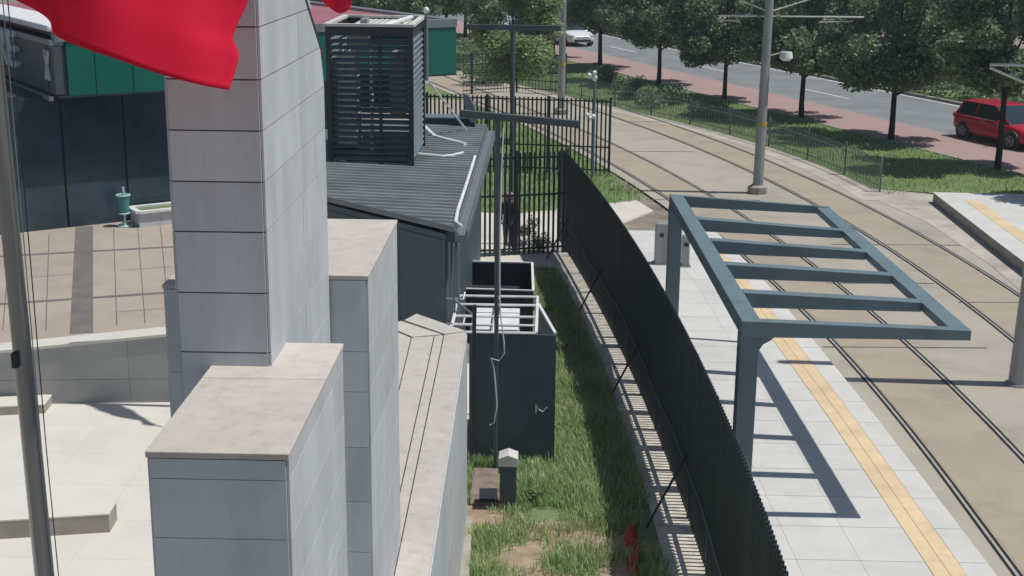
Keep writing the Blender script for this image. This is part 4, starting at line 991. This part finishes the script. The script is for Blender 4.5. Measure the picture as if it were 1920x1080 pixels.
for hx, hy, hzz in ((.16, -.055, .505), (-.13, -.005, .495)):
    b.ell((hx*S, hy*S, hzz*S), .018*S, .024*S, .034*S, 10, 6)
    for k, ln_ in enumerate((.036, .042, .04, .032)):
        yy0 = hy-.018+k*.012; b.tube([(hx*S, yy0*S, (hzz-.025)*S), (hx*S-.004, (yy0)*S, (hzz-.025-ln_*.6)*S), (hx*S-.014, (yy0)*S, (hzz-.025-ln_)*S)], [.0075*S, .007*S, .005*S], 6)
    b.tube([(hx*S, (hy-.02)*S, (hzz+.0)*S), (hx*S, (hy-.036)*S, (hzz-.02)*S), (hx*S-.004, (hy-.04)*S, (hzz-.036)*S)], [.009*S, .008*S, .006*S], 6)
b.build('hand', M['skin'], per, smooth=True).location = (0, 0, 0)
b = MB()
for k in (17, 21): v = V[k]; b.ell((v[0]*S, (v[1]+.03)*S, .028*S), .034*S, .08*S, .03*S)
b.build('shoe', M['shoe'], per, smooth=True).location = (0, 0, 0)
b = MB()  # face: eyes, nose, mouth, ears
b.ell((.01*S, -.075*S, .945*S), .011*S, .016*S, .016*S, 8, 6); b.ell((.01*S, -.068*S, .915*S), .02*S, .006*S, .006*S, 8, 6)
b.build('face', M['skin'], per, smooth=True).location = (0, 0, 0)
b = MB()
for sx in (-.024, .044): b.ell((sx*S, -.066*S, .957*S), .008*S, .006*S, .005*S, 8, 6)
b.build('eye', M['cloth_dark'], per, smooth=True).location = (0, 0, 0)

# ================================================================ CARS
def car(label, paint, at, ang, hatch):
    """local x forward; lofted body"""
    o = thing('parked_car' if hatch else 'car', label, 'car', at)
    Lc, W2 = (4.05, .86) if hatch else (4.5, .88); h = Lc/2
    roofh = 1.50 if hatch else 1.46
    # stations: x, lower half width, belt half width, bottom z, belt z
    st = [(-h, .70, .66, .42, .78), (-h+.12, .82, .80, .28, .92), (-h+.5, W2, W2-.03, .22, .98), (-.6, W2, W2-.02, .19, .95), (.3, W2, W2-.02, .19, .93), (h-1.05, W2, W2-.04, .20, .90), (h-.45, W2-.02, W2-.10, .22, .80), (h-.12, .78, .70, .25, .66), (h, .62, .56, .32, .56)]
    if not hatch: st[0] = (-h, .70, .64, .42, .86); st[1] = (-h+.15, .82, .76, .28, 1.0); st[2] = (-h+.7, W2, W2-.06, .22, 1.0)
    b = MB(); ring = []
    for (x, wl, wb_, zb0, zb1) in st:
        q = [(x, wl*.90, zb0), (x, wl, zb0+.10), (x, wl+.012, (zb0+zb1)*.52), (x, wb_+.01, zb1-.07), (x, wb_-.06, zb1)]
        ring.append(q+[(x, 0, zb1+.02)]+[(x_, -y_, z_) for x_, y_, z_ in q[::-1]]+[(x, 0, zb0)])
    n = len(ring[0]); vs = [p for r_ in ring for p in r_]
    fs = [(i*n+j, i*n+(j+1) % n, (i+1)*n+(j+1) % n, (i+1)*n+j) for i in range(len(ring)-1) for j in range(n)]
    fs += [tuple(range(n)), tuple(range((len(ring)-1)*n, len(ring)*n))]
    b.add(vs, fs); bo = b.build('body', paint, None, smooth=True); bo.parent = o
    sb = bo.modifiers.new('sub', 'SUBSURF'); sb.levels = sb.render_levels = 2
    # cabin
    rx0, rx1 = (-h+.42, -.02) if hatch else (-.95, .12)
    bx0, bx1 = (-h+.18, .98) if hatch else (-1.72, 1.08)
    zb1 = .93
    cab = [((bx0, W2-.10, zb1), (rx0, W2-.27, roofh-.05)), ((bx1, W2-.12, zb1-.06), (rx1, W2-.27, roofh-.03))]
    lo = [(bx0, -W2+.10, zb1), (bx1, -W2+.12, zb1-.06), (bx1, W2-.12, zb1-.06), (bx0, W2-.10, zb1)]
    hi = [(rx0, -W2+.27, roofh-.05), (rx1, -W2+.27, roofh-.03), (rx1, W2-.27, roofh-.03), (rx0, W2-.27, roofh-.05)]
    b = MB(); b.hexa(lo, hi); g_ = b.build('window_glass', M['carglass'], None, bevel=.03); g_.parent = o
    # roof skin and pillars in paint
    b = MB(); m_ = (rx0+rx1)/2
    b.hexa([(rx0-.03, -W2+.255, roofh-.055), (rx1+.02, -W2+.255, roofh-.035), (rx1+.02, W2-.255, roofh-.035), (rx0-.03, W2-.255, roofh-.055)], [(rx0+.05, -W2+.34, roofh), (rx1-.06, -W2+.34, roofh+.01), (rx1-.06, W2-.34, roofh+.01), (rx0+.05, W2-.34, roofh)])
    for s in (-1, 1):
        for (a, c, w_) in (((bx0+.02, s*(W2-.095), zb1), (rx0, s*(W2-.265), roofh-.04), .10), ((bx1-.02, s*(W2-.115), zb1-.06), (rx1, s*(W2-.265), roofh-.03), .07), ((m_-.05, s*(W2-.098), zb1), (m_, s*(W2-.262), roofh-.035), .07)):
            b.bar(a, c, w_, .03, up=(0, s, .3))
    r_ = b.build('roof', paint, None, bevel=.02); r_.parent = o
    wx = (-h+.74, h-.84)
    for x in wx:
        for s in (-1, 1):
            b = MB(); y0 = s*(W2-.20); y1 = s*(W2+.025)
            b.tube([(x, y0, .31), (x, y0+(y1-y0)*.12, .31), (x, y0+(y1-y0)*.88, .31), (x, y1, .31)], [.27, .315, .315, .27], 22)
            wl = b.build('wheel', M['tyre'], None, smooth=True); wl.parent = o
            b = MB(); yr = y1+s*.004
            b.tube([(x, y1-s*.03, .31), (x, yr, .31)], [.205, .205], 20); ri = b.build('rim', M['darkmetal'], None); ri.parent = wl
            b = MB()
            for k in range(5):
                a = 2*math.pi*k/5+.3; b.bar((x, yr+s*.004, .31), (x+.2*math.cos(a), yr+s*.004, .31+.2*math.sin(a)), .05, .014, up=(0, 1, 0))
            b.tube([(x+.2*math.cos(k*.393), yr+s*.002, .31+.2*math.sin(k*.393)) for k in range(17)], .014, 5, cap=False)
            sp_ = b.build('spokes', M['greymetal'], None); sp_.parent = wl
            b = MB(); b.tube([(x, s*(W2-.16), .33), (x, s*(W2+.004), .33)], [.385, .375], 22); ar = b.build('wheel_arch', M['darkmetal'], None); ar.parent = o
    for s in (-1, 1):
        b = MB(); b.ell((h-.22, s*.60, .66), .17, .17, .085, 12, 8); t_ = b.build('headlight', M['lamp'], None, smooth=True); t_.parent = o
        b = MB(); b.ell((-h+.10, s*.66, .86), .10, .15, .14, 12, 8); t_ = b.build('tail_light', M['redplastic'], None, smooth=True); t_.parent = o
        b = MB(); b.ell((.72, s*(W2+.10), .99), .07, .11, .075, 10, 6); t_ = b.build('mirror', paint, None, smooth=True); t_.parent = o
        b = MB()
        for x in (-.35, .45): b.box(x, x+.2, s*(W2+.002)-.012, s*(W2+.002)+.012, .80, .83)
        t_ = b.build('door_handle', M['greymetal'], None); t_.parent = o
        b = MB(); b.box(-1.15, .75, s*(W2-.03)-.015, s*(W2-.03)+.015, .925, .94); t_ = b.build('window_trim', M['greymetal'], None); t_.parent = o
    b = MB(); b.box(h-.12, h+.015, -.52, .52, .30, .43); b.box(h-.15, h-.01, -.40, .40, .53, .585); t_ = b.build('grille', M['darkmetal'], None, bevel=.01); t_.parent = o
    b = MB(); b.box(h-.1, h+.025, -.25, .25, .45, .53); b.box(-h-.02, -h+.1, -.25, .25, .62, .72); t_ = b.build('number_plate', M['plate'], None); t_.parent = o
    if not hatch:
        b = MB(); b.tube([(h-.06, -.48, .275), (h+.005, -.3, .265), (h+.005, .3, .265), (h-.06, .48, .275)], .022, 6); t_ = b.build('bumper_trim', M['greymetal'], None); t_.parent = o
    o.rotation_euler = (0, 0, ang); return o
rdir = math.atan2(1, -.386)
g = gz(1082, 88); car('white saloon car driving on the boulevard beside the far overhead pole', M['carwhite'], (g.x-.50, g.y+2.2, .012), rdir+math.pi, False).scale = (1.08,)*3
g1_ = gz(1802, 260); dv = Vector((.386, -1, 0)).normalized(); nl_ = Vector((-dv.y, dv.x, 0)); k_ = 1.13
c_ = g1_+dv*(4.05/2-.74)*k_+nl_*.885*k_
car('red hatchback parked half on the red pavement at the right edge', M['carred'], (c_.x, c_.y, .022), math.atan2(dv.y, dv.x), True).scale = (k_, k_, k_*.85)
g = gz(1605, 168); car('pale saloon car mostly hidden behind a roadside tree crown', M['carwhite'], (g.x+1.2, g.y+5.5, .012), rdir+math.pi, False)

# round sign
g = gz(1082, 54); zt = gy(1078, 19, g.y).z
o = thing('road_sign', 'round grey-backed road sign on a post above the white car', 'road sign', tuple(g))
b = MB(); b.tube([(g.x, g.y, 0), (g.x, g.y, zt+.3)], .03, 8); b.build('post', M['greymetal'], o)
b = MB(); b.tube([(g.x-.15, g.y-.05, zt), (g.x-.15, g.y-.08, zt)], .36, 24); b.build('disc', M['signback'], o)

# ================================================================ TREES
def leafcloud(b, clumps, n, size, rg):
    tot = sum(c[3] for c in clumps)
    for c in clumps:
        k = int(n*c[3]/tot)
        for _ in range(k):
            r = rg.random()**.45; th = rg.uniform(0, 2*math.pi); cz = rg.uniform(-1, 1); sq = math.sqrt(1-cz*cz)
            R_ = c[4]*r
            p = Vector((c[0]+R_*sq*math.cos(th), c[1]+R_*sq*math.sin(th), c[2]+R_*cz*.8))
            u = Vector((rg.gauss(0, 1), rg.gauss(0, 1), rg.gauss(0, .5))).normalized(); v = u.cross(Vector((rg.gauss(0, 1), rg.gauss(0, 1), rg.gauss(0, 1)))).normalized()
            s = size*rg.uniform(.6, 1.25)
            b.add([p-u*s*.5, p+v*s*.34, p+u*s*.6, p-v*s*.34], [(0, 1, 2, 3)])
def make_tree(seed, rad, zb, zt, nleaf, leaf, size, trunk_r, bark, nclump=46, fat=1.0):
    rg = random.Random(seed); clumps = []
    zc = zb+(zt-zb)*.30
    for _ in range(nclump):
        while True:
            x, y, z = rg.uniform(-1, 1), rg.uniform(-1, 1), rg.uniform(-1, 1)
            if .12 < x*x+y*y+z*z < 1: break
        hh = (zt-zc) if z > 0 else (zc-zb)
        rr_ = rg.uniform(.14, .27)*rad*fat
        clumps.append((x*(rad-rr_*.6), y*(rad-rr_*.6), zc+z*(hh-rr_*.6)*(1 if z > 0 else .95), rr_**2.2, rr_))
    b = MB(); leafcloud(b, clumps, nleaf, size, rg)
    me_c = b
    t = MB(); lean = rg.uniform(-.1, .1)
    t.tube([(0, 0, -.05), (.02, 0, zb*.5), (lean*.5, 0, zb+.3), (lean, .05, zc), (lean, .1, zc+(zt-zc)*.6)], [trunk_r*1.25, trunk_r, trunk_r*.9, trunk_r*.55, trunk_r*.15], 9)
    for c in rg.sample(clumps, 12):
        s = Vector((lean*.6, 0, zb+.2+rg.uniform(0, .5)*(zc-zb))); e = Vector(c[:3]); m_ = s.lerp(e, .5)+Vector((0, 0, .15))
        t.tube([s, m_, e], [trunk_r*.4, trunk_r*.25, trunk_r*.07], 6)
    return me_c, t, leaf, bark
protos = {}
def tree(kind, loc, rot, lab, group, scale=1.0, name='roadside_tree'):
    if kind not in protos:
        c, t, leaf, bark = make_tree(*kind)
        o = thing(name, lab, 'tree', (0, 0, 0), group); cr = c.build('crown', leaf, o); tr = t.build('trunk', bark, o, smooth=True); protos[kind] = o
    else:
        o = copytree(protos[kind]); o['label'] = lab; o['group'] = group
    o.location = loc; o.rotation_euler = (0, 0, rot); o.scale = (scale,)*3
    return o
K1 = (11, 3.15, 1.35, 7.9, 36000, M['leafd'], .16, .11, M['bark'], 64); K2 = (12, 3.0, 1.15, 8.2, 36000, M['leafd'], .16, .10, M['bark'], 64); K3 = (13, 3.2, 1.55, 8.5, 36000, M['leafd'], .165, .12, M['bark'], 64)
Ks = (K1, K2, K3); K4 = (14, 2.7, 2.25, 8.2, 36000, M['leafd'], .16, .10, M['bark'], 60)
rt = [(872, 70, 'boulevard tree with a thin trunk just right of the green fascia'), (1037, 108, 'boulevard tree behind the white saloon car and far overhead pole'), (1125, 128, 'boulevard tree whose trunk stands right behind the security camera pole'), (1235, 158, 'boulevard tree midway between the camera pole and lamp pole'),
      (1358, 187, 'boulevard tree first to the left of the overhead pole with the lamp'), (1502, 222, 'boulevard tree first to the right of the overhead pole with the lamp'), (1670, 262, 'boulevard tree with the lowest crown, left of the red hatchback'), (1870, 318, 'boulevard tree in front of the red hatchback')]
for i, (px, py, lab) in enumerate(rt):
    g = gz(px, py); tree((K3, K3, K3, K1, K2, K1, K1, K4)[i], (g.x, g.y, .0), i*1.9, lab, 'trees along the red pavement', 1.0)
# trees continuing nearer (right of frame, for their shade) and farther rows
g0, g7 = gz(1502, 222), gz(1870, 318); st = (gz(1670, 262)-g0)
p = g7+Vector((2.4, -6.2, 0)); tree(K4, (p.x, p.y, 0), 4, 'boulevard tree nearest the camera at the right edge over the far platform', 'trees along the red pavement', 1.05)
rg = random.Random(5)
for i in range(13):
    Y = 44+i*7.0; X = farX(Y)+6.6; tree(Ks[(i+1) % 3], (X, Y, .1), i*2.3, 'dark leafy tree in the row on the median beyond the road', 'trees on the far median', 1.05)
for i in range(12):
    Y = 50+i*8.5; X = farX(Y)+19.5+rg.uniform(-.6, .6); tree(Ks[i % 3], (X, Y, .03), i*1.3, 'dark leafy tree in the farthest row across the boulevard', 'trees across the boulevard', 1.35)
for i, (px, py) in enumerate(((705, 92), (778, 88), (838, 82), (640, 70), (560, 60))):
    g = gz(px, py); tree(Ks[i % 3], (g.x, g.y, 0), i*1.7+.4, 'dark leafy tree rising behind the station building roof', 'trees behind the station building', 1.0)
# light poplar behind the gate
KP = (21, 1.85, 1.9, 9.6, 42000, M['leafl'], .115, .06, M['barkp'], 60, 1.5)
g = gz(958, 268); tree(KP, (g.x, g.y, 0), .4, 'slender pale green young tree behind the barred gate', 'young trees behind the gate', 1.0, 'young_tree')
b = MB(); rgh = random.Random(9); cl = []
for i in range(90):
    Y = 44+i*.95; cl.append((farX(Y)+1.25+rgh.uniform(-.25, .25), Y, .55+rgh.uniform(-.1, .15), 1, .62))
leafcloud(b, cl, 20000, .17, rgh); hd = thing('hedge', 'long low dark hedge added for shade along the far edge of the road', 'hedge', (farX(70), 70, 0)); b.build('foliage', M['leafd'], hd)  # foliage row added where the ground behind the kerb is only shaded
# shrubs
def shrub(px, py, rad, h, lab, leaf='shrub', n=1500, z=0, size=None):
    g = gz(px, py, z); rg = random.Random(int(px*7+py)); b = MB()
    cl = [(g.x+rg.uniform(-1, 1)*rad*.6, g.y+rg.uniform(-1, 1)*rad*.6, z+h*rg.uniform(.25, .8), 1, rad*.5) for _ in range(9)]
    leafcloud(b, cl, n, size or (.10 if rad > .5 else .055), rg); o = thing('shrub', lab, 'shrub', tuple(g)); b.build('foliage', M[leaf], o)
    t = MB()
    for c in cl[:5]: t.tube([(g.x, g.y, z), c[:3]], [.012, .004], 5)
    t.build('stems', M['bark'], o)
shrub(985, 460, .38, .75, 'weedy green shrub growing at the foot of the barred gate', n=900); shrub(1012, 470, .3, .45, 'low weed tuft at the foot of the gate near the sheet fence', n=700)
shrub(880, 130, 1.0, 1.9, 'dark bush beyond the mesh fence right of the green fascia', 'leafd', n=2600); shrub(1180, 178, .9, .8, 'dark bush added as verge shade behind the hoop fence nearest the camera pole', 'leafd', n=2200); shrub(1240, 200, 1.3, .9, 'wide dark bush added as verge shade behind the hoop fence', 'leafd', n=3600)  # the verge bushes are added in place of tree shade
for px, py, rad, h, n, lab in ((905, 158, 1.5, 1.7, 4200, 'dark round bush behind the mesh fence, nearest the green fascia'), (945, 150, 1.4, 1.5, 4000, 'dark bush under the left side of the slender young tree'), (990, 142, 1.4, 1.6, 4000, 'dark bush under the right side of the slender young tree'),
                      (1022, 138, 1.1, 1.3, 3000, 'small dark bush just left of the farthest overhead line pole'), (1330, 222, 1.0, .7, 2400, 'low dark bush added as verge shade left of the overhead pole with the lamp'), (1135, 160, .9, .9, 2200, 'small dark bush added as verge shade right of the security camera pole')):  # last two bushes are added where the verge is only in shade
    shrub(px, py, rad, h, lab, 'leafd', n)
shrub(1050, 665, .22, .35, 'broad-leaved weed beside the right corner of the barred pen', n=350); shrub(1000, 945, .16, .22, 'small weed with pale flowers in the lawn below the utility pillar', n=220)

# ================================================================ GRASS
def grass(name, region, n, hmin, hmax, wid, seed, m='blade', z=0.0):
    rg = random.Random(seed); b = MB(); k = 0
    while k < n:
        r_ = region(rg)
        if r_ is None: continue
        x, y, s = r_; h = rg.uniform(hmin, hmax)*s; a = rg.uniform(0, 2*math.pi); w_ = wid*rg.uniform(.6, 1.3)
        dx, dy = math.cos(a), math.sin(a); ln_ = rg.uniform(.1, .75)*h; lx, ly = -dy*ln_, dx*ln_
        b.add([(x-dx*w_, y-dy*w_, z), (x+dx*w_, y+dy*w_, z), (x+lx*.45+dx*w_*.7, y+ly*.45+dy*w_*.7, z+h*.62), (x+lx*.45-dx*w_*.7, y+ly*.45-dy*w_*.7, z+h*.62), (x+lx, y+ly, z+h*.92)], [(0, 1, 2, 3), (3, 2, 4)]); k += 1
    o = b.build(name, M[m]); o['kind'] = 'stuff'; return o
from mathutils import noise
bx0, bx1, by0, by1 = gz(879, 950).x, gz(942, 950).x, gz(905, 957).y, gz(905, 878).y
def near(rg):
    y = 9+22.8*rg.random()**1.25; x = rg.uniform(-1.15, 2.0)
    if y > 28.3 and x < -.46: return None
    if x > fenceX(y)-.50+rg.uniform(-.14, .03): return None
    if EY-.02 < y < 28.3 and x < ex1+.03: return None
    if x < lf.x+.05 and y < lf.y+.3: return None
    nz = noise.noise((x*1.1, y*1.1, 3)); bare = 1 if y > 15.2 else .0
    if y < 18.1 and nz+rg.uniform(-.35, .35)+(y-18.1)*.10 < .02: return None
    if bx0 < x < bx1 and by0 < y < by1: return None
    if y >= 15.6 and nz < -.38+rg.uniform(-.25, .1): return None
    return x, y, .75+.7*max(0, nz)+(.25 if x > .6 else 0)
grass('grass', near, 62000, .07, .24, .006, 4)
o = grass('dry_grass', near, 2600, .16, .38, .0035, 14, 'straw')
def verge(rg):
    y = rg.uniform(36, 78); x0 = hairX(y)+.1 if y > 42 else 15.3; x1 = roadN(y)-.15
    if x1 < x0: return None
    return rg.uniform(x0, x1), y, 1
grass('verge_grass', verge, 30000, .05, .14, .012, 6, z=.01)
def backg(rg):
    y = rg.uniform(38.3, 62); x = rg.uniform(-5, 4)
    if x > tr1(y)-1.35 or y < 38.4+max(0, x)*.75: return None
    return x, y, 1
grass('back_grass', backg, 16000, .08, .25, .012, 8)

# ================================================================ AIR
hm = bpy.data.materials.new('haze'); hm.use_nodes = True; hn = hm.node_tree; hn.nodes.remove(hn.nodes['Principled BSDF'])
pv = hn.nodes.new('ShaderNodeVolumePrincipled'); pv.inputs['Color'].default_value = (.72, .90, 1, 1); pv.inputs['Density'].default_value = .0006
hn.links.new(pv.outputs[0], hn.nodes['Material Output'].inputs['Volume'])
b = MB(); b.box(-420, 420, -80, 920, -1.1, 14); hz_ = b.build('haze', hm); hz_['kind'] = 'stuff'
